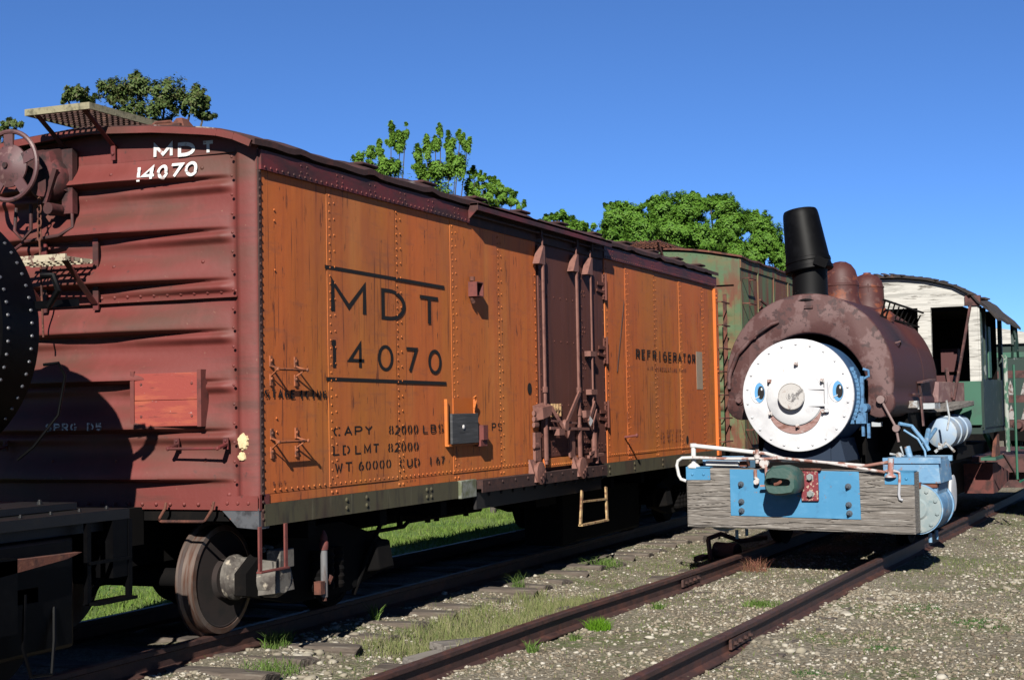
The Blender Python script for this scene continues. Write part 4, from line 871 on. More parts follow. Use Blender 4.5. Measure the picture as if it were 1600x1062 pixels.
for x in (-2.0,-3.1,-4.6,-7.2,-9.6):
    m=LB()
    for y in (.72,2.2): m.lathe((x,y-.06,.40),(0,1,0),[(0,.1),(.0,.37),(.11,.38),(.12,.42),(.14,.42),(.14,.1)],32)
    m.cyl((x,.6,.4),(x,2.3,.4),.07); m.build('wheelset',M_gblk,bl)
m=LB().box(-10.5,-7.0,.15,2.79,1.0,2.2).box(-10.5,-7.0,.15,2.79,3.1,3.5).box(-7.3,-7.0,.15,2.79,2.2,3.1).box(-10.5,-10.2,.15,2.79,2.2,3.1).box(-10.7,-6.8,.02,2.92,3.5,3.58).box(-10.5,-7.0,.6,2.3,.5,1.0); m.build('cab',M_gblk,bl,bevel=.02)
m=LB().lathe((-3.6,YC,3.0),(0,0,1),[(0,.3),(.1,.2),(.6,.2),(.62,.24),(.66,.24)],24); m.build('chimney',M_gblk,bl)
m=LB().lathe((-5.4,YC,3.0),(0,0,1),[(0,.4),(.1,.3),(.4,.3),(.55,.2),(.6,.02)],24); m.build('dome',M_gblk,bl)
m=LB().box(-2.2,-1.9,.40,.55,.55,.64).add([(-2.45,.36,.74),(-1.75,.36,.80),(-1.60,.36,.83),(-2.45,.36,.84),(-2.45,.30,.74),(-1.75,.30,.80),(-1.60,.30,.83),(-2.45,.30,.84)],[(0,1,2,3),(7,6,5,4),(0,4,5,1),(1,5,6,2),(2,6,7,3),(3,7,4,0)]); m.build('rusty_side_plate',M_rust,bl)
m=LB().box(-5.5,-1.55,.40,.85,.22,.93); m.build('side_tank',M_gblk,bl,bevel=.03)  # added box under the deck edge that blocks sun from the rail
m=LB().tube([(-2.1,.33,.62),(-2.12,.33,.3),(-2.05,.33,.12),(-1.85,.34,.1),(-1.8,.36,.3),(-1.75,.4,.5)],.012,6); m.build('air_hose',M_gblk,bl)
m=LB().box(-1.98,-1.965,.485,.50,2.16,2.36); m.T=Matrix.Translation((2.6,-YC,0)); 
m=LB(); 
tt=-.04; 
m.add([(-2.30,YC-(R0-.03)*math.cos(t)-.004,zc+R0*math.sin(t)) for t in (-.055,.055)]+[(-2.27,YC-(R0-.03)*math.cos(t)-.004,zc+R0*math.sin(t)) for t in (.055,-.055)],[(0,1,2,3)]); m.build('yellow_marking',M_yst,bl)
coupler(-1.05,1,z=.86,y=0+YC,par=None,mt=M_gblk); cpl=bpy.context.scene.collection.objects[-1]; cpl.parent=bl; cpl.location=(2.6,-YC,0)
# ============================================================ GREEN BOXCAR BEYOND
gb=thing('boxcar',(14,0,0),'faded green boxcar streaked with rust, coupled beyond the orange car','boxcar')
GL_=12.5; H0=3.66; y0=-.10; W2=3.05
m=MB(); vs=[];fs=[]; ny=50; nz2=200
for j in range(nz2):
    z=1.0+2.66*j/(nz2-1)
    for i in range(ny):
        y=y0+W2*i/(ny-1); e=min(y-y0,y0+W2-y); t=max(0,min(1,(e-.15)/.3)); k=((z-1.0)%.30)/.30
        d=.07*t*max(0,math.sin(PI*min(1,k/.55)))**.7 if k<.55 else 0
        if z>3.25: d=0
        vs.append((.03-d,y,z))
for j in range(nz2-1):
    for i in range(ny-1): a=j*ny+i; fs.append((a,a+1,a+ny+1,a+ny))
m.add(vs,fs); m.build('ribbed_end',M_car,gb)
def grz(y): e=min(y-y0,y0+W2-y); return 4.03+.20*(1-((W2/2-e)/(W2/2))**2)
poly=[(y0,3.66)]+[(y,grz(y)-.03) for y in np.linspace(y0,y0+W2,13)]+[(y0+W2,3.66)]
m=MB(); m.prism(poly,lambda p:(0,p[0],p[1]),lambda p:(.05,p[0],p[1])).box(-.012,.0,y0,y0+.10,1,4.0).box(-.01,.0,y0,y0+W2,3.60,3.66)
for y in np.arange(y0+.1,y0+W2,.1): m.rivet((0,y,grz(y)-.07),(-1,0,0),.012,n=5)
m.build('end_wall',M_car,gb)
m=MB()
for i in range(11):
    m.box(.05+i*GL_/11,(i+1)*GL_/11+.04,y0-.005*(i%2),y0+.05,1.0,3.86)
    m.box((i+1)*GL_/11,(i+1)*GL_/11+.05,y0-.02,y0+.05,1.0,3.86)
m.box(.0,GL_,y0-.02,y0+.05,3.86,4.02).box(.05,GL_,y0+W2-.05,y0+W2,1,4.02).box(GL_-.05,GL_,y0,y0+W2,1,4.02)
m.build('side_wall',mat('rust streaked green side',(.12,.17,.075),.8,layers=[((.20,.05,.028),(3.2,3,.5),.46,.55,5,.9),((.26,.17,.06),(5,5,.8),.56,.66,4,.6)],bump=.002,bscale=30),gb)
m=MB(); vs=[];fs=[]
xs=np.linspace(-.05,GL_,60)
for x in xs:
    for j in range(13): y=y0-.05+(W2+.1)*j/12; vs.append((x,y,grz(min(max(y,y0),y0+W2))+.02*max(0,math.cos(x*2*PI/1.1))))
for i in range(59):
    for j in range(12): a=i*13+j; fs.append((a,a+13,a+14,a+1))
n0=len(vs); vs+=[(v[0],v[1],v[2]-.03) for v in vs]; fs+=[tuple(q+n0 for q in f) for f in fs]
for j in range(12): fs.append((j,j+1,j+1+n0,j+n0))
for i in range(59): fs.append((i*13,(i+1)*13,(i+1)*13+n0,i*13+n0))
m.add(vs,fs); m.build('roof',M_rust,gb)
m=MB()
for k in range(9): m.box(-.45,GL_,1.10+k*.07,1.115+k*.07,4.30,4.335)
for x in np.arange(-.45,GL_,.10): m.box(x,x+.015,1.08,1.70,4.295,4.31)
for y in (1.12,1.64): m.bar((-.4,y,4.3),(0,y,4.0),.02,.05)
for x in np.arange(.3,GL_,1): m.box(x,x+.04,1.1,1.68,4.2,4.3)
m.build('running_board',M_rust,gb,smooth=False)
m=MB().box(0,GL_,y0,y0+W2,.85,1.0).box(1,GL_-1,1.0,1.9,.4,.85)
for xc in (1.8,GL_-1.8):
    for dx in (-.84,.84): wheelset(m,xc+dx)
    m.box(xc-1.1,xc+1.1,.25,.4,.35,.65)
m.build('underframe',M_blk,gb); coupler(0,-1,par=gb)
m=MB()
for z in np.arange(1.3,3.7,.4): m.tube([(.1,y0-.01,z),(.1,y0-.12,z),(.55,y0-.12,z),(.55,y0-.01,z)],.012,6)
m.bar((.9,y0-.1,3.4),(1.6,y0-.1,3.3),.03,.03).bar((1.2,y0-.02,3.3),(1.3,y0-.35,3.05),.03,.05)
m.build('grab_irons',M_rust,gb)
# ============================================================ SADDLE TANK LOCOMOTIVE
HD=-.036
lo=thing('steam_locomotive',(6.9,-2.40,0),'small saddle tank steam locomotive with white smiling smokebox face and blue bumper plates','locomotive',rz=HD)
def tri(mb,pts2,x,dx): mb.prism(pts2,lambda p:(x,p[0],p[1]),lambda p:(x+dx,p[0],p[1]))
# bumper beam
m=MB(); n=14; vs=[];fs=[]
for i in range(n+1):
    k=i/n; y=1.20+(-1.285-1.20)*k; zt=1.005-.06*k; zb=.35-.043*k; j=lambda s:noise.noise(Vector((k*9,s,0)))*.008
    vs+=[(0+j(1),y,zb+j(2)),(.0+j(3),y,(zt+zb)/2),(0+j(4),y,zt-.012+j(5)),(.02,y,zt+j(5)),(.30,y,zt+j(6)),(.31,y,zb)]
for i in range(n):
    for q in range(6): fs.append((i*6+q,i*6+(q+1)%6,(i+1)*6+(q+1)%6,(i+1)*6+q))
fs+=[tuple(range(5,-1,-1)),tuple(range(n*6,n*6+6))]; m.add(vs,fs); 
gy_,gz_=300,110; vs=[];fs=[]
for j in range(gz_+1):
    for i in range(gy_+1):
        k=i/gy_; q=j/gz_; y=1.203+(-1.288-1.203)*k; zt=1.006-.06*k; zb=.349-.043*k; z=zb+(zt-zb)*q
        v=noise.noise(Vector((y*.55,z*7.5,3))); v2=noise.noise(Vector((y*1.1,z*15,9)))
        g=.030*max(0,1-abs(v)/.035)+.018*max(0,1-abs(v2)/.05)*(1 if noise.noise(Vector((y*1.5,z*2,1)))>-.05 else 0)
        g+=.0035*noise.noise(Vector((y*4,z*75,2)))+.003*noise.noise(Vector((y*9,z*140,2)))
        e=min(q,1-q,k*3,(1-k)*3); g+=.012*max(0,1-e/.02)
        vs.append((-.012+g,y,z+(.006*noise.noise(Vector((y*5,z,7))) if j in(0,gz_) else 0)))
for j in range(gz_):
    for i in range(gy_): a=j*(gy_+1)+i; fs.append((a,a+gy_+1,a+gy_+2,a+1))
m.add(vs,fs)
beam=m.build('bumper_beam',M_wood,lo,ang=60)
def zt_(y): k=(1.20-y)/2.485; return 1.005-.06*k
m=MB().hexa([(-.020,.70,.478),(-.020,-.725,.452),(.004,-.725,.452),(.004,.70,.478),(-.020,.70,.985),(-.020,-.715,.958),(.004,-.715,.958),(.004,.70,.985)]); m.build('centre_plate',M_blue,beam,bevel=.003)
m=MB().hexa([(-.018,1.203,.868),(-.018,.925,.868),(.003,.925,.868),(.003,1.203,.868),(-.018,1.203,1.0),(-.018,.925,.993),(.02,.925,.993),(.02,1.203,1.0)]).box(-.018,.2,.925,1.203,1.0,1.012); m.build('corner_plate',M_blue,beam)
m=MB().hexa([(-.018,-.985,.826),(-.018,-1.288,.822),(.003,-1.288,.822),(.003,-.985,.826),(-.018,-.985,.952),(-.018,-1.288,.948),(.02,-1.288,.948),(.02,-.985,.952)]).box(-.018,.2,-1.288,-.985,.952,.962); m.build('corner_plate',M_blue,beam)
m=MB()
for y,z in ((.575,.82),(.575,.63),(.575,.53),(-.60,.80),(-.60,.605),(-.605,.515)): m.lathe((-.02,y,z),(-1,0,0),[(0,.036),(.006,.036),(.007,.025),(.03,.025),(.031,.014),(.06,.013)],8)
build_each(m,'plate_bolt',mat('dark bolts',(.03,.05,.075),.5,spec=.6),beam)
m=MB()
for y,z in ((1.13,.93),(1.0,.93),(-1.21,.885)): m.rivet((-.018,y,z),(-1,0,0),.018,.015)
build_each(m,'corner_plate_bolt',M_blue,beam)
# coupler
m=MB()
def zring(x,ys,zs): return [(x,y,z) for y,z in zip(ys,zs)]
out=[(.20,.78),(.215,.86),(.19,.97),(.12,1.035),(-.01,1.045),(-.10,1.01),(-.15,.95),(-.155,.80),(-.12,.745),(.0,.725),(.10,.722),(.17,.74)]
n=len(out); cyy=sum(p[0] for p in out)/n; czz=sum(p[1] for p in out)/n
vs=[];fs=[]
for x,k in ((-.02,.9),(-.20,.98),(-.36,1.0),(-.42,.95),(-.45,.84)):
    vs+=[(x,cyy+(p[0]-cyy)*k,czz+(p[1]-czz)*k) for p in out]
for j in range(4):
    for i in range(n): fs.append((j*n+i,j*n+(i+1)%n,(j+1)*n+(i+1)%n,(j+1)*n+i))
fs.append(tuple(range(n)))
# front lip then recessed slot: ring between outer front outline and the slot, slot walls going back
slot=[(.19,.835),(.185,.88),(.17,.905),(.10,.915),(.0,.905),(-.05,.90),(-.075,.89),(-.085,.865),(-.075,.835),(-.03,.825),(.06,.825),(.14,.825)]
o0=len(vs); vs+=[(-.45,p[0],p[1]) for p in slot]; o1=len(vs); vs+=[(-.25,p[0],p[1]) for p in slot]
fr=4*n
for i in range(n):
    # match slot order to outline order by index
    fs.append((fr+i,fr+(i+1)%n,o0+(i+1)%n,o0+i)); fs.append((o0+i,o0+(i+1)%n,o1+(i+1)%n,o1+i))
fs.append(tuple(range(o1,o1+n)))
m.add(vs,fs); cp_=m.build('coupler',M_dgreen,lo,ang=50,bevel=.006)
m=MB().tube([(-.44,.09,.84),(-.44,.05,.85),(-.42,.03,.87),(-.40,.06,.84)],.018,8); m.build('coupler_pin',M_rust,cp_)
m=MB().box(-.055,-.02,-.285,-.10,.645,.975); m.build('coupler_casting',M_flred,lo,bevel=.008)
m=MB()
for z in (.72,.90): m.lathe((-.055,-.20,z),(-1,0,0),[(0,.042),(.008,.042),(.009,.03),(.045,.03)],6)
build_each(m,'casting_nut',mat('steel nuts',(.30,.33,.32),.5,metal=.4,spec=.6),lo)
m=MB().bar((-.05,.0,.99),(-.05,-.32,.985),.05,.018).box(-.05,0,-.26,-.12,.97,.995); m.build('coupler_top_bracket',M_rust,lo)
# handrails and pipes on the beam
def pt(x,*yz): return [(x,y,z) for y,z in yz]
m=MB().cyl((.04,1.13,1.0),(.04,1.13,1.26),.028,n=12).cyl((.04,1.13,1.23),(.04,1.13,1.27),.038,n=12).lathe((.04,1.13,1.0),(0,0,1),[(0,.075),(.02,.07),(.05,.035)],16); m.build('rail_stanchion',M_wpipe,lo)
m=MB().tube(pt(.03,(1.13,1.245),(.8,1.21),(.42,1.165)),.024,10); m.build('uncoupling_rail',M_wpipe,lo)
m=MB().tube(pt(.02,(.44,1.165),(.3,1.155),(.12,1.10)),.020,10).tube(pt(-.02,(1.12,1.115),(.7,1.10),(.36,1.10),(.2,1.085),(-.3,1.06),(-.8,1.02),(-1.04,1.06)),.018,10).tube(pt(-.06,(.3,1.10),(.1,1.105),(-.4,1.055),(-.75,.995),(-1.0,.955)),.015,8); m.build('uncoupling_lever',M_pipe,lo)
m=MB().tube(pt(-.03,(1.12,1.115),(1.24,1.112),(1.29,1.08),(1.305,1.03),(1.285,.92),(1.26,.875),(1.20,.855)),.018,10); m.build('lever_handle',M_wpipe,lo)
m=MB().cyl((-.02,.385,1.05),(-.02,.385,1.20),.022,n=10).lathe((-.02,.385,1.10),(0,0,1),[(0,.035),(.04,.035)],10).tube(pt(-.06,(.40,.98),(.40,.90),(.37,.86)),.02,8).lathe((-.06,.385,.85),(-1,0,0),[(0,.03),(.03,.03)],10).lathe((-.08,.29,1.05),(-1,0,0),[(-.03,.05),(.03,.05)],12); m.build('lever_joint',M_pipe,lo)
m=MB().tube(pt(-.10,(.27,1.04),(.265,.9),(.26,.80)),.016,8).bar((-.12,.33,.81),(-.12,.20,.815),.03,.02); m.build('lift_pin',mat('rusty pink pin',(.36,.18,.15),.7,layers=[((.6,.52,.45),(16,16,16),.56,.62,4)]),lo)
m=MB().cyl((-.03,-1.05,.93),(-.03,-1.06,1.10),.032,n=12).lathe((-.03,-1.05,.90),(0,0,1),[(0,.06),(.015,.055),(.035,.035)],14).tube(pt(-.03,(-1.0,.965),(-1.10,.965),(-1.14,.95),(-1.145,.9),(-1.13,.72),(-1.14,.67),(-1.17,.66)),.015,8); m.build('lever_stanchion',mat('grey white stanchion',(.42,.43,.46),.6,layers=[((.35,.12,.08),(9,9,9),.52,.6,4,.9)]),lo)
m=MB().hexa([(.05,1.0,1.02),(.05,.62,1.015),(.2,.62,1.015),(.2,1.0,1.02),(.05,1.0,1.075),(.05,.62,1.065),(.2,.62,1.065),(.2,1.0,1.075)]); m.build('white_block',M_wpipe,lo,bevel=.012)
m=MB().box(.06,.2,.53,.61,1.01,1.07).tube([(.1,.5,1.12),(.15,.6,1.5)],.004,5); m.build('rusty_block',M_rust,lo)
# smokebox + face
FX=.30; FZ=1.785; FR=.622
m=MB().lathe((FX+.01,0,FZ),(1,0,0),[(0,.605),(1.6,.605)],64); m.build('smokebox',M_dblue,lo)
m=MB().lathe((FX,0,FZ),(1,0,0),[(-.012,.001),(-.012,.606),(-.008,.618),(0,FR),(.03,FR),(.032,.6)],72,cap0=False); 
for k in range(22):
    t=2*PI*k/22+PI/2; m.lathe((FX-.012,.565*math.cos(t),FZ+.565*math.sin(t)),(-1,0,0),[(0,.013),(.014,.013),(.016,.008)],8)
face=m.build('smokebox_front',M_wht,lo)
P0=FX-.012
m=MB().lathe((P0,.03,FZ-.02),(-1,0,0),[(0,.315),(.018,.312),(.028,.30),(.055,.15),(.06,.001)],56,cap1=False)
m.box(P0-.05,P0-.01,-.33,-.11,FZ+.055,FZ+.075).box(P0-.05,P0-.01,-.33,-.11,FZ-.125,FZ-.105)
m.hexa([(P0-.03,-.11,FZ-.105),(P0-.015,-.33,FZ-.105),(P0-.0,-.33,FZ-.105),(P0,-.11,FZ-.105),(P0-.05,-.11,FZ+.055),(P0-.03,-.33,FZ+.055),(P0,-.33,FZ+.055),(P0,-.11,FZ+.055)])
m.cyl((P0-.03,-.325,FZ-.16),(P0-.03,-.325,FZ+.14),.022,n=12).cyl((P0-.03,-.325,FZ-.19),(P0-.03,-.325,FZ-.165),.03,n=12)
m.build('smokebox_door',M_wht,face)
m=MB()
for y,z in ((.305,.16),(-.285,.155),(.30,-.20),(-.29,-.185),(.0,-.34),(.0,.345)):
    m.box(P0-.035,P0,y-.02,y+.02,FZ+z-.02,FZ+z+.02).lathe((P0-.035,y,FZ+z),(-1,0,0),[(0,.015),(.03,.014)],6)
m.build('door_clamps',M_pipe,face)
m=MB().lathe((P0-.05,.035,FZ-.01),(-1,0,0),[(0,.10),(.05,.10),(.055,.145),(.085,.148),(.088,.14),(.08,.135),(.08,.06),(.086,.055),(.086,.001)],40,cap1=False); m.build('number_plate',M_whg,face)
m=MB(); text(m,'69',.072,.0,FZ-.045,FZ+.02,.012,lambda y,z,d:(P0-.137-d,y,z)); m.build('plate_number',mat('worn grey numeral',(.22,.21,.21),.7),face,smooth=False)
def ellipse(m,y,z,ry,rz,x,dx=.002,n=36,clip=None):
    ps=[(y+math.cos(2*PI*i/n)*ry,z+math.sin(2*PI*i/n)*rz) for i in range(n)]
    if clip: ps=[(max(clip[0],min(clip[1],p[0])),p[1]) for p in ps]
    m.prism(ps,lambda p:(x,p[0],p[1]),lambda p:(x+dx,p[0],p[1]))
for yc_,sgn in ((.445,1),(-.43,-1)):
    zc_=FZ+.035; m=MB(); ellipse(m,yc_,zc_,.0825,.1178,P0-.0025); e=m.build('eye',M_outl,face,smooth=False)
    m=MB(); ellipse(m,yc_,zc_,.080,.115,P0-.0050); m.build('eye_white',M_wht,e,smooth=False)
    def inside(y,z,cy,ry,rz): return ((y-cy)/ry)**2+((z-zc_)/rz)**2
    for nm,dy,ry,rz,mt,xo in (('iris',-.022,.058,.110,M_iris,.0075),('pupil',-.038,.038,.074,M_black,.0100)):
        cyi=yc_+dy; ps=[]
        for i in range(40):
            t=2*PI*i/40; y=cyi+ry*math.cos(t); z=zc_+rz*math.sin(t)
            k=inside(y,z,yc_,.080,.115)
            if k>1: 
                s=1/math.sqrt(k); y=yc_+(y-yc_)*s; z=zc_+(z-zc_)*s
            ps.append((y,z))
        m=MB(); m.prism(ps,lambda p:(P0-xo,p[0],p[1]),lambda p:(P0-xo+.002,p[0],p[1])); m.build(nm,mt,e,smooth=False)
    m=MB(); ellipse(m,yc_-.048,zc_+.04,.009,.016,P0-.0125); m.add([(P0-.0125,yc_-.02,zc_-.035),(P0-.0125,yc_+.035,zc_-.062),(P0-.0125,yc_+.035,zc_-.070),(P0-.0125,yc_-.02,zc_-.045)],[(0,1,2,3)]); m.build('eye_highlight',M_wht,e,smooth=False)
def crescent(m,x,g=0):
    A=[];B=[]; cy=.03; n=30
    for i in range(n+1):
        t=math.radians(207+(333-207)*i/n); A.append((cy-math.cos(t)*(.322-g*.5),FZ-.02+math.sin(t)*(.322-g*.5)))
    for i in range(n+1):
        k=i/n; t=math.radians(207+(333-207)*k); r_=.322+(.088+g)*math.sin(PI*k)**.75; B.append((cy-math.cos(t)*r_,FZ-.02+math.sin(t)*r_*.985))
    vs=[(x,p[0],p[1]) for p in A]+[(x,p[0],p[1]) for p in B]
    m.add(vs,[(i,i+1,n+2+i,n+1+i) for i in range(n)])
m=MB(); crescent(m,P0-.0012,.006); mo=m.build('smile',M_outl,face,smooth=False)
m=MB(); crescent(m,P0-.003); m.build('smile_paint',M_lip,mo,smooth=False)
m=MB().box(.42,1.7,-.32,.32,.55,1.4).box(.35,1.9,-.6,.6,.5,.75); m.add([(.45,-.5,.95),(.45,.5,.95),(.45,.42,1.3),(.45,-.42,1.3),(1.6,-.5,.95),(1.6,.5,.95),(1.6,.42,1.3),(1.6,-.42,1.3)],[(0,1,2,3),(7,6,5,4),(0,4,5,1),(1,5,6,2),(2,6,7,3),(3,7,4,0)]); m.build('smokebox_saddle',mat('shaded navy paint',(.008,.022,.05),.8),lo)  # navy taken almost to black, painting in the shade under the smokebox
# blue fittings on the right of the smokebox
m=MB(); m.tube([(.62,-.66,2.06),(.62,-.72,2.04),(.62,-.72,1.98),(.62,-.66,1.95)],.016,8)
for t in np.linspace(-.5,.45,14): 
    a=t; m.box(.52,.60,-.615*math.cos(a)-.025,-.615*math.cos(a)+.02,FZ+.62*math.sin(a)-.028,FZ+.62*math.sin(a)+.028)
m.bar((.6,-.65,1.98),(.6,-.64,1.5),.04,.04).box(.55,.64,-.69,-.58,1.46,1.58).box(.6,.64,-.72,-.69,1.30,1.46).box(.6,.64,-.66,-.63,1.32,1.46).cyl((.55,-.66,1.63),(.75,-.66,1.63),.05)
m.build('smokebox_bracket',mat('dull blue fitting paint',(.075,.20,.37),.7,layers=[((.03,.08,.17),(14,14,14),.52,.64,4)]),lo)
m=MB().lathe((.75,-.82,1.72),(-1,0,0),[(-.03,.045),(.03,.045),(.032,.02)],10).cyl((.75,-.82,1.72),(.75,-.97,1.42),.014,n=8).lathe((.75,-.98,1.40),(-1,0,0),[(-.03,.04),(.03,.04)],12,).cyl((.75,-.98,1.38),(.75,-1.0,1.25),.014,n=8); m.build('linkage_rod',mat('dirty pink grey iron',(.22,.15,.14),.7),lo)
m=MB().tube([(.8,-1.0,1.45),(.9,-1.12,1.42),(.9,-1.25,1.25),(.9,-1.30,1.15)],.022,8).tube([(.8,-1.05,1.38),(.8,-1.2,1.28),(.75,-1.28,1.15),(.7,-1.30,1.02)],.012,8).tube([(1.2,-1.2,1.22),(1.6,-1.2,1.28),(2.3,-1.15,1.36)],.022,10).tube([(1.0,-1.25,1.22),(1.5,-1.2,1.36)],.03,8).cyl((.8,-1.08,1.2),(.8,-1.12,1.03),.035,n=10); build_each(m,'steam_pipe',M_lblue,lo)
m=MB().box(1.7,1.8,-1.05,-.85,1.62,1.70).box(2.3,2.7,-1.15,-.95,1.60,1.67).box(.9,1.0,-.78,-.68,1.42,1.47).tube([(2.2,-1.3,1.70),(2.2,-1.33,1.5),(2.0,-1.33,1.35)],.012,6).lathe((1.3,-1.34,1.18),(0,-1,0),[(0,.05),(.04,.03)],8).tube([(1.3,-1.3,1.12),(1.3,-1.42,1.22),(1.35,-1.5,1.12)],.02,6).lathe((.75,-1.0,1.1),(-1,0,0),[(0,.04),(.03,.03)],8).tube([(.75,-.9,1.12),(.75,-1.05,1.1),(.75,-1.02,1.2)],.012,6)
build_each(m,'pipe_fitting',mat('chalky fittings',(.42,.45,.47),.75,layers=[((.2,.16,.13),(9,9,9),.5,.6,4)]),lo)
# cylinders
def cylinder_block(s):
    yb=-1.22*s if s>0 else 1.0
    m=MB()
    y1,y2=(-1.50,-.90) if s>0 else (.62,1.12)
    m.add([(.36,y1,.82),(.36,y2,.82),(1.15,y2,.82),(1.15,y1,.82),(.36,y1+.02,1.05),(.36,y2,1.06),(1.15,y2,1.06),(1.15,y1+.02,1.05)],[(3,2,1,0),(4,5,6,7),(0,1,5,4),(1,2,6,5),(2,3,7,6),(3,0,4,7)])
    m.box(.34,.40,y1-.01,y2,1.03,1.09).box(1.1,1.17,y1-.01,y2,1.03,1.09).box(.40,1.1,y1+.03,y2,1.05,1.085)
    c0=(y1+y2)/2-(.05 if s>0 else -.02)
    m.add([(.40,y1+.05,.6),(.40,y2,.6),(1.1,y2,.6),(1.1,y1+.05,.6),(.40,y1+.04,.83),(.40,y2,.83),(1.1,y2,.83),(1.1,y1+.04,.83)],[(3,2,1,0),(4,5,6,7),(0,1,5,4),(1,2,6,5),(2,3,7,6),(3,0,4,7)])
    m.lathe((.34,c0,.545),(1,0,0),[(0,.27),(.05,.27),(.055,.255),(.75,.255),(.755,.27),(.80,.27)],36)
    o=m.build('cylinder_block',M_lblue,lo)
    m=MB().lathe((.34,c0,.545),(-1,0,0),[(-.02,.26),(.015,.255),(.02,.235),(.022,.12),(.04,.10)],36)
    for k in range(10): t=2*PI*k/10+.2; m.lathe((.325,c0+.215*math.cos(t),.545+.215*math.sin(t)),(-1,0,0),[(0,.022),(.02,.022),(.022,.012)],6)
    m.build('cylinder_cover',mat('pale blue grey cover',(.24,.30,.31),.7,layers=[((.34,.37,.36),(12,12,12),.5,.7,4,.8),((.17,.24,.26),(8,8,8),.58,.66,4)]),o)
    m=MB().cyl((.5,c0-.1,.28),(.5,c0-.1,.18),.02,n=8).cyl((.9,c0-.1,.28),(.9,c0-.1,.18),.02,n=8); m.build('drain_cock',M_lblue,o)
cylinder_block(1); cylinder_block(-1)
m=MB().box(.30,.36,-1.30,-1.10,.77,.83).box(.38,.5,-1.46,-1.25,.77,.81); m.build('rust_seam',M_rust,lo)
# frame, wheels, rods
m=MB().box(.3,7.4,-.5,.5,.45,1.05).box(3.6,7.4,-1.2,1.2,.95,1.1).box(1.2,3.8,-.55,.55,.7,1.45).box(4.6,7.0,-.9,.9,.4,.95); m.build('frame',M_blk,lo)
for x in (2.35,4.0):
    m=MB()
    for s in (-1,1):
        m.lathe((x,s*.70,.46),(0,s,0),[(0,.49),(.02,.49),(.03,.465),(.13,.46),(.135,.40),(.11,.38),(.10,.15),(.15,.12)],40)
    m.cyl((x,-.75,.46),(x,.75,.46),.07); m.build('driving_wheels',M_blk,lo)
m=MB()
for s in (-1,1): m.bar((2.3,s*.98,.34),(4.05,s*.98,.34),.05,.10); m.bar((1.5,s*1.05,.55),(2.4,s*1.05,.34),.05,.09)
build_each(m,'side_rod',M_mach,lo)
m=MB().cyl((1.15,-1.24,.80),(1.75,-1.24,.80),.055,n=14).lathe((1.15,-1.24,.80),(-1,0,0),[(0,.09),(.03,.1),(.06,.07)],12).cyl((1.15,-1.2,.545),(1.9,-1.2,.545),.03); m.build('piston_rod',mat('dark steel rod',(.12,.11,.11),.35,metal=.7,spec=.6),lo)
m=MB().lathe((2.75,-1.24,.58),(0,-1,0),[(0,.02),(0,.21),(.03,.22),(.035,.20),(.02,.02)],32); o=m.build('white_disc',M_wht,lo); 
m=MB().lathe((2.75,-1.23,.56),(0,1,0),[(0,.16),(.22,.16)],24); m.build('drum',mat('dull drum',(.07,.065,.06),.6),lo)
# saddle tank: crescent profile extruded
def tank_profile(off=0):
    pts=[]; ro=.96-off
    cz_=1.98
    # outer from right bottom up over to the left bottom
    for t in np.linspace(-12,192,44): 
        a=math.radians(t); pts.append((ro*math.cos(a),cz_+ro*1.0*math.sin(a)))
    inner=[]
    ri=.665+off
    for t in np.linspace(197,-17,40): a=math.radians(t); inner.append((ri*math.cos(a),1.80+ri*math.sin(a)*1.03))
    # rounded ends
    le=[]; re=[]
    p_out=pts[-1]; p_in=inner[0]; c=((p_out[0]+p_in[0])/2,(p_out[1]+p_in[1])/2); r_=math.hypot(p_out[0]-p_in[0],p_out[1]-p_in[1])/2; a0=math.atan2(p_out[1]-c[1],p_out[0]-c[0])
    for k in range(1,9): a=a0+PI*k/9; le.append((c[0]+r_*math.cos(a),c[1]+r_*math.sin(a)))
    p_out=pts[0]; p_in=inner[-1]; c=((p_out[0]+p_in[0])/2,(p_out[1]+p_in[1])/2); r_=math.hypot(p_out[0]-p_in[0],p_out[1]-p_in[1])/2; a0=math.atan2(p_in[1]-c[1],p_in[0]-c[0])
    for k in range(1,9): a=a0+PI*k/9; re.append((c[0]+r_*math.cos(a),c[1]+r_*math.sin(a)))
    return pts+le+inner+re
A=tank_profile(.022); B=tank_profile(0)
n=len(A); m=MB(); vs=[]; X0=.80
for x,P in ((X0,A),(X0+.012,tank_profile(.006)),(X0+.04,B)): vs+=[(x,p[0],p[1]) for p in P]
fs=[]
no=44; # front face as quads between outer arc and inner arc: build with strip
outer=list(range(0,44)); inner=list(range(52,92))
fs.append(tuple(range(n-1,-1,-1)))
for j in range(2):
    for i in range(n): fs.append((j*n+i,j*n+(i+1)%n,(j+1)*n+(i+1)%n,(j+1)*n+i))
m.add(vs,fs)
import bmesh
tk=m.build('tank_front',M_tank,lo,ang=60)
m=MB(); P=tank_profile(.004); vs=[];fs=[]; xs=(X0+.035,1.75,1.752,2.75,2.752,3.70)
for k,x in enumerate(xs):
    o_=.0 if k%2==0 else .0
    vs+=[(x,p[0]*(1.0 if (k//2)%2==0 else .997),p[1]) for p in P]
for j in range(len(xs)-1):
    for i in range(n): fs.append((j*n+i,j*n+(i+1)%n,(j+1)*n+(i+1)%n,(j+1)*n+i))
fs.append(tuple(range((len(xs)-1)*n,len(xs)*n))); m.add(vs,fs)
tb=m.build('saddle_tank',M_tank2,lo,ang=50)
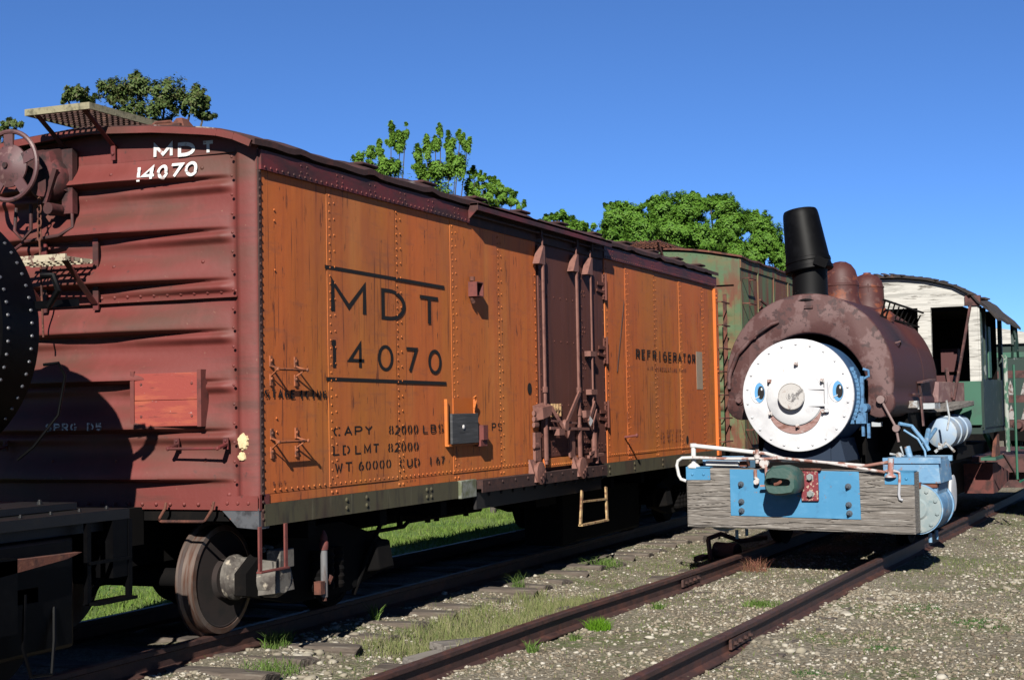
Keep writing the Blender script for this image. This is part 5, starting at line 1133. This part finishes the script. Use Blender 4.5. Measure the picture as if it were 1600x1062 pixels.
m=MB().tube([(X0-.03,.92,1.88),(X0-.05,.90,2.05),(X0-.05,.80,2.28),(X0-.04,.66,2.42)],.026,10).tube([(X0-.04,.66,2.42),(X0-.05,.56,2.50),(X0-.05,.40,2.60),(X0-.01,.32,2.63)],.022,10).lathe((X0-.01,.60,2.47),(-1,0,0),[(0,.03),(.05,.03)],8); m.build('tank_handrail',M_tank,tk)
m=MB().lathe((X0,-.83,1.72+.01),(-1,0,0),[(0,.055),(.02,.055),(.021,.035),(.05,.03)],16).lathe((X0,.80,1.74),(-1,0,0),[(0,.05),(.02,.05),(.021,.035),(.05,.03)],16).box(X0-.02,X0+.02,-.08,.02,2.77,2.80); m.build('tank_bolts',M_tank,tk)
m=MB().tube([(1.4,-.86,2.36),(1.4,-.93,2.38),(1.5,-.92,2.36),(1.5,-.88,2.28)],.010,6).bar((2.3,-.97,1.92),(3.1,-.99,1.96),.1,.02).bar((2.35,-.97,1.90),(2.6,-.96,1.6),.03,.03).bar((1.9,-.98,1.78),(2.3,-.98,1.78),.03,.02).bar((2.25,-1.0,1.75),(2.25,-1.02,1.4),.06,.02)
m.build('tank_bracket',M_tank,tb)
# chimney + bucket, domes
m=MB().lathe((1.02,.0,2.86),(0,0,1),[(0,.24),(.04,.205),(.10,.2),(.40,.2),(.55,.2)],32); m.build('chimney',M_stack,lo)
ax=Vector((0.05,.145,1)).normalized(); base=Vector((1.02,.0,3.20))
m=MB().lathe(base,ax,[(0,.262),(.012,.275),(.05,.272),(.055,.262),(.10,.255),(.11,.262),(.145,.258),(.15,.250),(.66,.205),(.70,.198),(.725,.185),(.73,.17)],44)
m.bar(base+ax*.12+Vector((-.27,-.14,0)),base+ax*.06+Vector((-.27,-.27,0)),.02,.1)
m.build('upturned_bucket',M_bucket,lo,ang=30)
m=MB().lathe((2.55,-.02,2.80),(0,0,1),[(0,.34),(.08,.26),(.14,.225),(.22,.215),(.33,.215),(.335,.222),(.36,.222),(.365,.212),(.44,.205),(.53,.18),(.60,.13),(.635,.07),(.645,.01)],36); m.build('sand_dome',M_dome,lo)
m=MB().lathe((4.0,-.05,2.75),(0,0,1),[(0,.30),(.10,.23),(.30,.215),(.45,.21),(.455,.218),(.47,.218),(.475,.205),(.54,.19),(.61,.14),(.64,.06),(.645,.05),(.66,.05)],36).bar((3.81,-.1,3.0),(3.80,-.1,3.25),.01,.02); m.build('steam_dome',M_dome,lo)
m=MB().lathe((2.3,-.55,2.70),(-.3,-.2,1),[(0,.16),(.06,.15),(.10,.10),(.13,.04)],20); m.build('filler_cap',M_dome,lo)
m=MB()
for k in range(9):
    x=1.9+k*.24; y=-.62-.01*k; zs=2.75; m.bar((x,y,zs-.06),(x+.05,y-.05,zs+.14-.01*k),.014,.014)
m.bar((1.9,-.66,2.90),(3.9,-.78,2.84),.022,.02).bar((1.9,-.62,2.71),(3.9,-.72,2.66),.02,.02); m.build('tank_ladder',M_blk,lo)
# running board, reservoir
m=MB(); vs=[(2.7,-.92,1.60),(4.2,-.90,1.66),(4.5,-1.30,1.66),(3.9,-1.36,1.66),(3.1,-1.22,1.60),(2.75,-1.02,1.585)]
m.prism(vs,lambda p:(p[0],p[1],p[2]-.035),lambda p:(p[0],p[1],p[2]+.03)); m.build('wood_walkway',M_gwood,lo,bevel=.008)
m=MB().add([(3.4,-.9,1.68),(4.5,-.9,1.68),(4.5,-1.18,1.68),(3.5,-1.0,1.68),(3.55,-.9,1.95),(4.5,-.9,1.95),(4.5,-1.18,1.93),(3.6,-1.0,1.93)],[(3,2,1,0),(4,5,6,7),(0,1,5,4),(1,2,6,5),(2,3,7,6),(3,0,4,7)]); m.build('firebox_shroud',mat('dull mauve steel',(.17,.09,.085),.7,layers=[((.28,.18,.16),(6,6,6),.5,.64,4)]),lo)
m=MB().lathe((2.75,-1.14,1.30),(1,0,.03),[(0,.02),(.02,.13),(.05,.18),(.35,.185),(.36,.20),(.385,.20),(.39,.185),(.85,.185),(.86,.20),(.885,.20),(.89,.185),(1.30,.185),(1.31,.12)],36); m.build('air_reservoir',mat('chalky light blue tank',(.30,.40,.52),.65,layers=[((.42,.45,.45),(5,5,5),.5,.62,5,.8),((.25,.15,.10),(9,9,9),.66,.7,4,.8)]),lo)
m=MB(); 
m.box(1.5,3.9,-1.05,-.6,.72,.98).box(3.4,4.7,-1.15,-.7,.9,1.5).box(1.9,3.9,-.9,.9,1.1,1.75).bar((1.2,-1.0,.92),(2.4,-1.0,.92),.1,.06); m.build('valve_gear_housing',M_blk,lo)
m=MB().lathe((1.6,0,1.82),(1,0,0),[(0,.58),(2.9,.58)],32); m.build('boiler',M_blk,lo)
# cab
CX=4.7
arch=[(1.42,2.90),(1.25,3.05),(.9,3.22),(.45,3.33),(0,3.37),(-.35,3.36),(-.7,3.31),(-1.05,3.21),(-1.28,3.08),(-1.36,2.98)]
poly=arch+[(-1.36,2.955),(1.42,2.955)]
poly=[p for p in arch if p[1]>2.955]+[(-1.36,2.955),(1.36,2.955)]
m=MB(); m.prism(poly,lambda p:(CX,p[0],p[1]),lambda p:(CX+.05,p[0],p[1])); m.build('cab_front_board',M_cabw,lo)
for a,b,z in ((-.745,-.575,1.6),(.575,.745,1.6),(-1.355,-1.235,1.95),(-1.38,-1.357,1.95),(1.235,1.355,1.95)): m=MB().box(CX-.012,CX+.06,a,b,z,2.954); m.build('cab_post',M_cabw,lo)
m=MB().box(CX-.022,CX,-.74,-.50,2.22,2.3); m.build('window_ledge',M_cabw,lo)
m=MB().box(CX-.04,CX+.04,-1.40,-1.20,2.955,3.09); m.build('corner_bracket',M_mach,lo)
m=MB().bar((CX-.05,-1.27,2.95),(CX-.7,-1.12,1.7),.028,.028).bar((CX-.35,-.98,2.1),(CX-.7,-1.08,1.7),.04,.1); m.build('stay_rod',M_mach,lo)
m=MB().box(CX-.03,CX+.03,-1.37,-1.02,1.37,1.95); m.build('cab_front_panel',M_cgreen,lo)
m=MB().box(CX,CX+2.3,-1.385,-1.35,1.33,1.98).box(CX+.03,CX+.12,-1.395,-1.34,1.3,2.95).box(CX+2.2,CX+2.3,-1.385,-1.33,1.3,2.95).box(CX,CX+2.3,1.35,1.385,1.33,1.98).box(CX+.4,CX+.55,-1.39,-1.34,1.98,2.95).box(CX,CX+2.3,-1.37,1.37,1.25,1.33)
m.build('cab_side',M_cdg,lo)
m=MB().box(CX+.62,CX+.85,-1.405,-1.386,2.0,2.7); m.build('cab_door_edge',M_cgreen,lo)
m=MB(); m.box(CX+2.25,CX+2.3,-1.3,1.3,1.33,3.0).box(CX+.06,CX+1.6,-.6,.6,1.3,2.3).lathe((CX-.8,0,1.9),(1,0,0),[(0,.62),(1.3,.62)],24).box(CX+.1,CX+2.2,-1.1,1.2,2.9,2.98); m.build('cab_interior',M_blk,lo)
m=MB().box(CX+.9,CX+1.1,-.95,-.72,2.1,2.42).box(CX+.8,CX+1.1,-.9,-.6,1.95,2.05).lathe((CX+.05,-.2,2.45),(-1,0,0),[(0,.06),(.03,.06)],14); build_each(m,'cab_fitting',mat('dark red fittings',(.07,.015,.015),.7),lo)
m=MB(); xs=np.linspace(CX-.08,CX+2.75,16); ar=[(-1.60,2.76),(-1.52,2.86)]+[(p[0],p[1]+.02) for p in arch[::-1]]+[(1.55,2.84)]; vs=[];fs=[]; k=len(ar)
for i,x in enumerate(xs):
    sag=noise.noise(Vector((x*2,1,1)))*.03
    for p in ar: vs.append((x+noise.noise(Vector((p[0]*4,x,2)))*.03,p[0],p[1]+sag-.03*(i/15)))
n0=len(vs); vs+=[(v[0],v[1],v[2]+.035+.012*noise.noise(Vector((v[0]*9,v[1]*9,1)))) for v in vs]
for i in range(len(xs)-1):
    for j in range(k-1): a=i*k+j; fs.append((a,a+1,a+k+1,a+k)); fs.append((a+n0,a+k+n0,a+k+1+n0,a+1+n0))
    for j in (0,k-1): a=i*k+j; fs.append((a,a+k,a+k+n0,a+n0))
for j in range(k-1):
    for i in (0,len(xs)-1): a=i*k+j; fs.append((a,a+1,a+1+n0,a+n0))
m.add(vs,fs); rf=m.build('cab_roof',M_croof,lo,smooth=False)
m=MB()
for k in range(26):
    y=-1.3+k*.11 if k<20 else -1.5; z=np.interp(y,[p[0] for p in arch[::-1]],[p[1] for p in arch[::-1]])+.05; x=CX-.06+rr.uniform(-.05,.05)
    m.bar((x,y,z),(x+.1,y+.08,z+rr.uniform(-.01,.035)),.06,.015)
m.build('torn_roofing',M_croof,rf,smooth=False)
m=MB()
for k in range(14): 
    x=CX+2.0+k*.05; m.bar((x,-1.55,2.78),(x+rr.uniform(-.05,.05),-1.56+rr.uniform(-.03,.03),2.78-rr.uniform(.1,.55)),.04,.008)
m.build('hanging_strips',M_cdg,rf,smooth=False)
m=MB().tube([(CX+2.0,-1.42,2.35),(CX+2.0,-1.45,2.3),(CX+2.0,-1.45,.95)],.032,10); m.build('cab_handrail',mat('chipped green white post',(.34,.36,.32),.8,layers=[((.03,.12,.07),(12,12,6),.5,.56,4,.9)]),lo)
m=MB().tube([(CX+2.05,-1.56,2.2),(CX+2.05,-1.56,.55)],.018,8).tube([(CX+2.2,-1.6,1.0),(CX+2.3,-1.66,.98),(CX+2.3,-1.66,.55),(CX+2.0,-1.6,.52)],.018,8).bar((CX+1.5,-1.2,1.25),(CX+1.9,-1.3,.9),.05,.08).box(CX+1.0,CX+2.0,-1.40,-1.2,.86,.90); m.build('cab_step_frame',M_cgreen,lo)
m=MB().add([(CX+1.35,-1.35,.9),(CX+1.9,-1.35,.9),(CX+1.85,-1.35,1.25),(CX+1.7,-1.35,1.25),(CX+1.35,-1.3,.9),(CX+1.9,-1.3,.9),(CX+1.85,-1.3,1.25),(CX+1.7,-1.3,1.25)],[(0,1,2,3),(7,6,5,4),(0,4,5,1),(1,5,6,2),(2,6,7,3),(3,7,4,0)]); m.build('ash_pan_side',M_rust,lo)
m=MB().box(CX+1.45,CX+2.0,-1.30,-.9,.38,.80).add([(CX+2.0,-1.30,.78),(CX+2.9,-1.35,.62),(CX+2.8,-1.35,.5),(CX+2.0,-1.30,.38),(CX+2.0,-.9,.78),(CX+2.9,-1.0,.62),(CX+2.8,-1.0,.5),(CX+2.0,-.9,.38)],[(0,1,2,3),(7,6,5,4),(0,4,5,1),(1,5,6,2),(2,6,7,3),(3,7,4,0)]); m.build('rear_casting',mat('brick red rusty casting',(.13,.035,.028),.85,layers=[((.05,.018,.015),(6,6,6),.48,.62,5)]),lo)
m=MB().bar((CX+1.0,-1.5,.95),(CX+2.4,-1.55,.5),.02,.02); m.build('rear_stay',M_mach,lo)
# ============================================================ RUSTY WRECKING MACHINERY BEHIND THE CAB
def loc2w(x,y,z=0): return (6.9+math.cos(HD)*x-math.sin(HD)*y,-2.40+math.sin(HD)*x+math.cos(HD)*y,z)
mc=thing('crane_truck',loc2w(10.6,-1.2),'rusty toothed machinery with hooks standing behind the locomotive cab','machine',rz=HD)
m=MB().box(-1.6,4,-1.6,2.2,.55,.80).box(-1.4,4,-.9,1.6,.3,.55)
for x in (-.7,1.2): 
    for s in (-1.2,1.6): m.lathe((x,s,.42),(0,1,0),[(0,.42),(.12,.42)],28)
m.build('chassis',M_mach,mc)
m=MB()
for z in (1.25,1.65,2.05): m.box(-.9,2.6,-1.25,-1.1,z,z+.12).box(-1.0,-.85,-1.2,1.8,z,z+.12)
for x in (-.8,.9,2.5): m.box(x,x+.12,-1.28,-1.05,.8,2.2)
for y in (-.4,.8,1.6): m.box(-1.02,-.85,y,y+.12,.8,2.2)
m.build('frame_bars',M_mach,mc)
m=MB()
for z in (1.38,1.78):
    for y in np.arange(-1.15,1.7,.22): m.add([(-1.0,y,z),(-1.0,y+.14,z),(-.9,y+.14,z),(-.9,y,z),(-1.02,y+.07,z+.24)],[(0,1,4),(1,2,4),(2,3,4),(3,0,4),(0,1,2,3)])
m.build('teeth',mat('pale chipped teeth',(.34,.32,.31),.8,layers=[((.1,.05,.04),(14,14,14),.5,.6,4)]),mc,smooth=False)
for y,z in ((-.9,2.12),(-.1,1.28),(.6,2.05),(-1.3,1.2)): m=MB().lathe((-1.0,y,z),(-1,0,0),[(0,.10),(.08,.10),(.09,.07),(.2,.05)],14); m.build('boss',M_mach,mc)
m=MB()
m.box(-1.3,-.9,-1.5,-.6,.95,1.15).bar((-1.05,-.6,2.1),(-1.2,-1.1,2.35),.06,.06).lathe((-1.2,-1.0,.6),(0,0,1),[(-.15,.1),(0,.2),(.15,.16),(.2,.05)],14)
m.build('coupler_gear',M_mach,mc)
m=MB(); chain(m,(-1.45,-1.25,1.35),(-1.45,-1.25,.55),.05,.014); m.tube([(-1.45,-1.25,1.35),(-1.42,-1.22,1.5),(-1.35,-1.2,1.62)],.012,6); m.build('chain',M_mach,mc)
m=MB().tube([(-1.4,-1.35,.85),(-1.3,-1.5,.88),(-1.2,-1.55,.8)],.02,8); m.build('hose_loop',mat('brass hose',(.3,.24,.08),.6),mc)
# long green car far right
gc=thing('passenger_car',(28,-2.2,0),'dark green railway car with pale roof behind the rusty machinery','railway car',rz=HD)
m=MB().box(0,16,-1.45,1.3,1.0,3.02); m.build('body',M_cdg,gc)
m=MB(); rp=[(-1.6,3.02),(-1.3,3.26),(-.6,3.40),(.4,3.40),(1.2,3.26),(1.45,3.02)]; m.prism(rp,lambda p:(-.1,p[0],p[1]),lambda p:(16.1,p[0],p[1])); m.build('roof',M_cabw,gc)
m=MB().box(-.02,.0,-1.45,1.3,2.70,2.82).box(-.012,0,-1.47,-1.3,1,3).box(-.012,0,-.5,.4,1.1,2.6)
for i in range(9): m.box(.5+i*1.7,1.5+i*1.7,-1.462,-1.45,1.9,2.7)
build_each(m,'panel_trim',M_cgreen,gc)
m=MB().box(0,16,-1.2,1.1,.75,1.0)
for x in (2,3.9,12.5,14.4): 
    for s in (-.8,.7): m.lathe((x,s,.45),(0,1,0),[(0,.45),(.12,.45)],24)
m.build('underframe',M_blk,gc)
# ============================================================ TREES
def leaf_mat(name,cols): return attr_mat(name,cols,rough=.6,transl=.32)
M_l1=leaf_mat('olive foliage',[(.08,.13,.035),(.10,.15,.04),(.13,.18,.05),(.12,.11,.05)])
M_l2=leaf_mat('fresh green foliage',[(.11,.24,.03),(.15,.30,.035),(.19,.34,.05),(.13,.26,.03)])
M_l3=leaf_mat('mid green foliage',[(.08,.19,.02),(.10,.23,.025),(.13,.27,.03),(.15,.28,.04)])
M_bark=mat('bark',(.10,.085,.07),.95,layers=[((.04,.035,.03),(3,3,1),.45,.6,5)],bump=.01,bscale=8)
def tree(blobs,D,leafm,label,nl,ls,group=None,clumps=14,trunkpx=None,tr=.14,csize=.33,upright=0,fill=True):
    """blobs: (px,py,rx,ry) of the crown in the photograph at depth D"""
    s=D/FPX; cs=[(at_dist(b[0],b[1],D),b[2]*s,b[3]*s) for b in blobs]
    tp=trunkpx or sum(b[0] for b in blobs)/len(blobs)
    base=at_dist(tp,500,D); base.z=-.45
    t=thing('tree',base,label,'tree',group)
    top=min(c[0].z for c in cs); rs=random.Random(int(tp)); 
    if fill: # lower crown that the cars hide
        low=min(cs,key=lambda c:c[0].z); wx=max(c[1] for c in cs)*1.2
        cs.append((Vector((base.x,base.y,max(1.4,top-1.7))),wx*.9,max(.5,(top-1.8)*.4)))
    m=MB(); P0_=Vector((0,0,0)); fork=Vector((0,0,max(1.2,top*.5)))
    m.tube([P0_,fork*.5+Vector((.06,.03,0)),fork],0,9,rs=[tr*1.3,tr,tr*.8])
    LV=[]; LN=[]; rl=np.random.default_rng(int(tp)); AT=sum(q[1]*q[2] for q in cs[:len(blobs)])
    for c,rx,ry in cs:
        cc=c-base; nk=max(6,int(2.4*clumps*(rx*ry)/max(.3,sum(q[1]*q[2] for q in cs)/len(cs))))
        mid=fork.lerp(cc,.5)+Vector((0,0,-.1*rx)); m.tube([fork*.92,mid,cc],0,6,rs=[tr*.5,tr*.3,tr*.15])
        for k in range(nk):
            u=rl.normal(size=3); u/=np.linalg.norm(u); rad=.85*rl.random()**.45
            p=cc+Vector((u[0]*rx*rad,u[1]*rx*rad,u[2]*ry*rad))
            if rl.random()<.6 or nk<9: 
                q=cc.lerp(p,.5)+Vector((0,0,-.08)); m.tube([cc,q,p],0,5,rs=[tr*.14,tr*.09,tr*.04])
            n_=max(6,int(nl*min(1,rx*ry/AT*1.0)/nk*rl.uniform(.6,1.4))); sg=csize*min(rx,ry)*rl.uniform(.6,1.15)
            dv=np.array(u)*.8+np.array([0,0,.35+upright])+rl.normal(size=3)*.45; dv/=np.linalg.norm(dv); tt_=rl.random(n_)[:,None]; pts=dv*tt_*sg*2.6+rl.normal(size=(n_,3))*sg*(.62-.38*tt_); LV.append(pts+np.array(p)-dv*sg*1.0); LN.append(pts/np.linalg.norm(pts,axis=1)[:,None]*np.array([1,1,.9])+.9*np.array(u)+np.array([0,0,.5]))
    m.build('trunk',M_bark,t)
    Pn=np.concatenate(LV); n_=len(Pn); N_=np.concatenate(LN)+rl.normal(size=(n_,3))*.55; N_/=np.linalg.norm(N_,axis=1)[:,None]
    a=np.cross(N_,rl.normal(size=(n_,3))); a/=np.linalg.norm(a,axis=1)[:,None]; b=np.cross(N_,a); sz=(ls*rl.uniform(.6,1.3,n_))[:,None]
    nn_=np.cross(a,b)*.18
    Vv=np.stack([Pn-a*sz,Pn+b*sz*.42+nn_*sz,Pn+a*sz,Pn-b*sz*.42+nn_*sz],1).reshape(-1,3); q=np.arange(n_)*4
    o=npmesh('crown',Vv,np.stack([q,q+1,q+2,q+3],1),leafm,t)
    return t
D1=32
tree([(128,152,34,16),(175,145,32,22),(215,140,30,24),(258,150,30,26),(300,160,34,22),(215,182,60,22),(318,182,22,12),(105,152,20,10)],D1,M_l1,"olive leaved open branching tree above the red end roof",20000,.045,clumps=24,trunkpx=225,csize=.36)
tree([(22,192,18,10),(0,205,20,12)],D1+2,M_l1,'small olive treetop beside the brake wheel at the left edge',1800,.055,clumps=9,trunkpx=0)
tree([(560,250,8,12),(578,240,8,20),(594,234,8,24),(611,216,7,30),(625,226,8,28),(634,204,5,13),(606,264,32,12)],30,M_l2,'upright bright green sapling, first one above the orange car roof',16000,.036,clumps=34,tr=.05,trunkpx=610,csize=.55,upright=1.1)
tree([(652,248,8,20),(666,234,8,28),(680,226,8,24),(688,205,5,12),(703,228,8,26),(719,214,7,20),(731,226,7,14),(688,264,28,14),(664,274,16,12),(712,262,14,18)],30.5,M_l2,'taller forked bright green sapling in the middle of the sky',22000,.036,clumps=34,tr=.05,trunkpx=688,csize=.55,upright=1.1)
tree([(740,276,10,18),(754,286,12,22),(770,290,12,20),(786,300,13,18),(800,310,12,16),(812,322,10,12),(764,312,34,16),(735,298,18,20)],31,M_l2,'low bright green sapling just right of the forked one',16000,.036,clumps=34,tr=.05,trunkpx=765,csize=.27)
tree([(858,344,24,12),(880,340,22,14),(905,354,26,14),(925,362,22,12),(890,360,40,12)],38,M_l3,'low green bush showing over the middle of the orange roof',16000,.045,clumps=16,trunkpx=890,csize=.3)
GR='full green trees behind the green boxcar'
tree([(965,345,26,28),(985,335,22,20),(960,375,26,24),(1000,365,30,30),(955,322,12,8)],44,M_l3,'leftmost full green tree of the group behind the green boxcar',46000,.048,GR,clumps=44,trunkpx=975,csize=.30)
tree([(1035,330,26,26),(1075,325,28,26),(1050,365,40,34),(1085,310,14,12),(1020,318,18,12),(1100,372,30,30)],45,M_l3,'widest full green tree with the highest tip behind the green boxcar',64000,.048,GR,clumps=44,trunkpx=1060,csize=.30)
tree([(1130,325,26,20),(1140,350,24,34),(1120,375,30,26),(1110,318,16,12),(1148,392,20,20)],46,M_l3,'full green tree with a flat top right of the widest one',46000,.048,GR,clumps=44,trunkpx=1132,csize=.30)
tree([(1180,348,24,20),(1195,375,26,30),(1175,400,24,24),(1215,395,18,24),(1226,410,14,24)],47,M_l3,'rounded full green tree beside the black chimney',46000,.048,GR,clumps=44,trunkpx=1190,csize=.30)
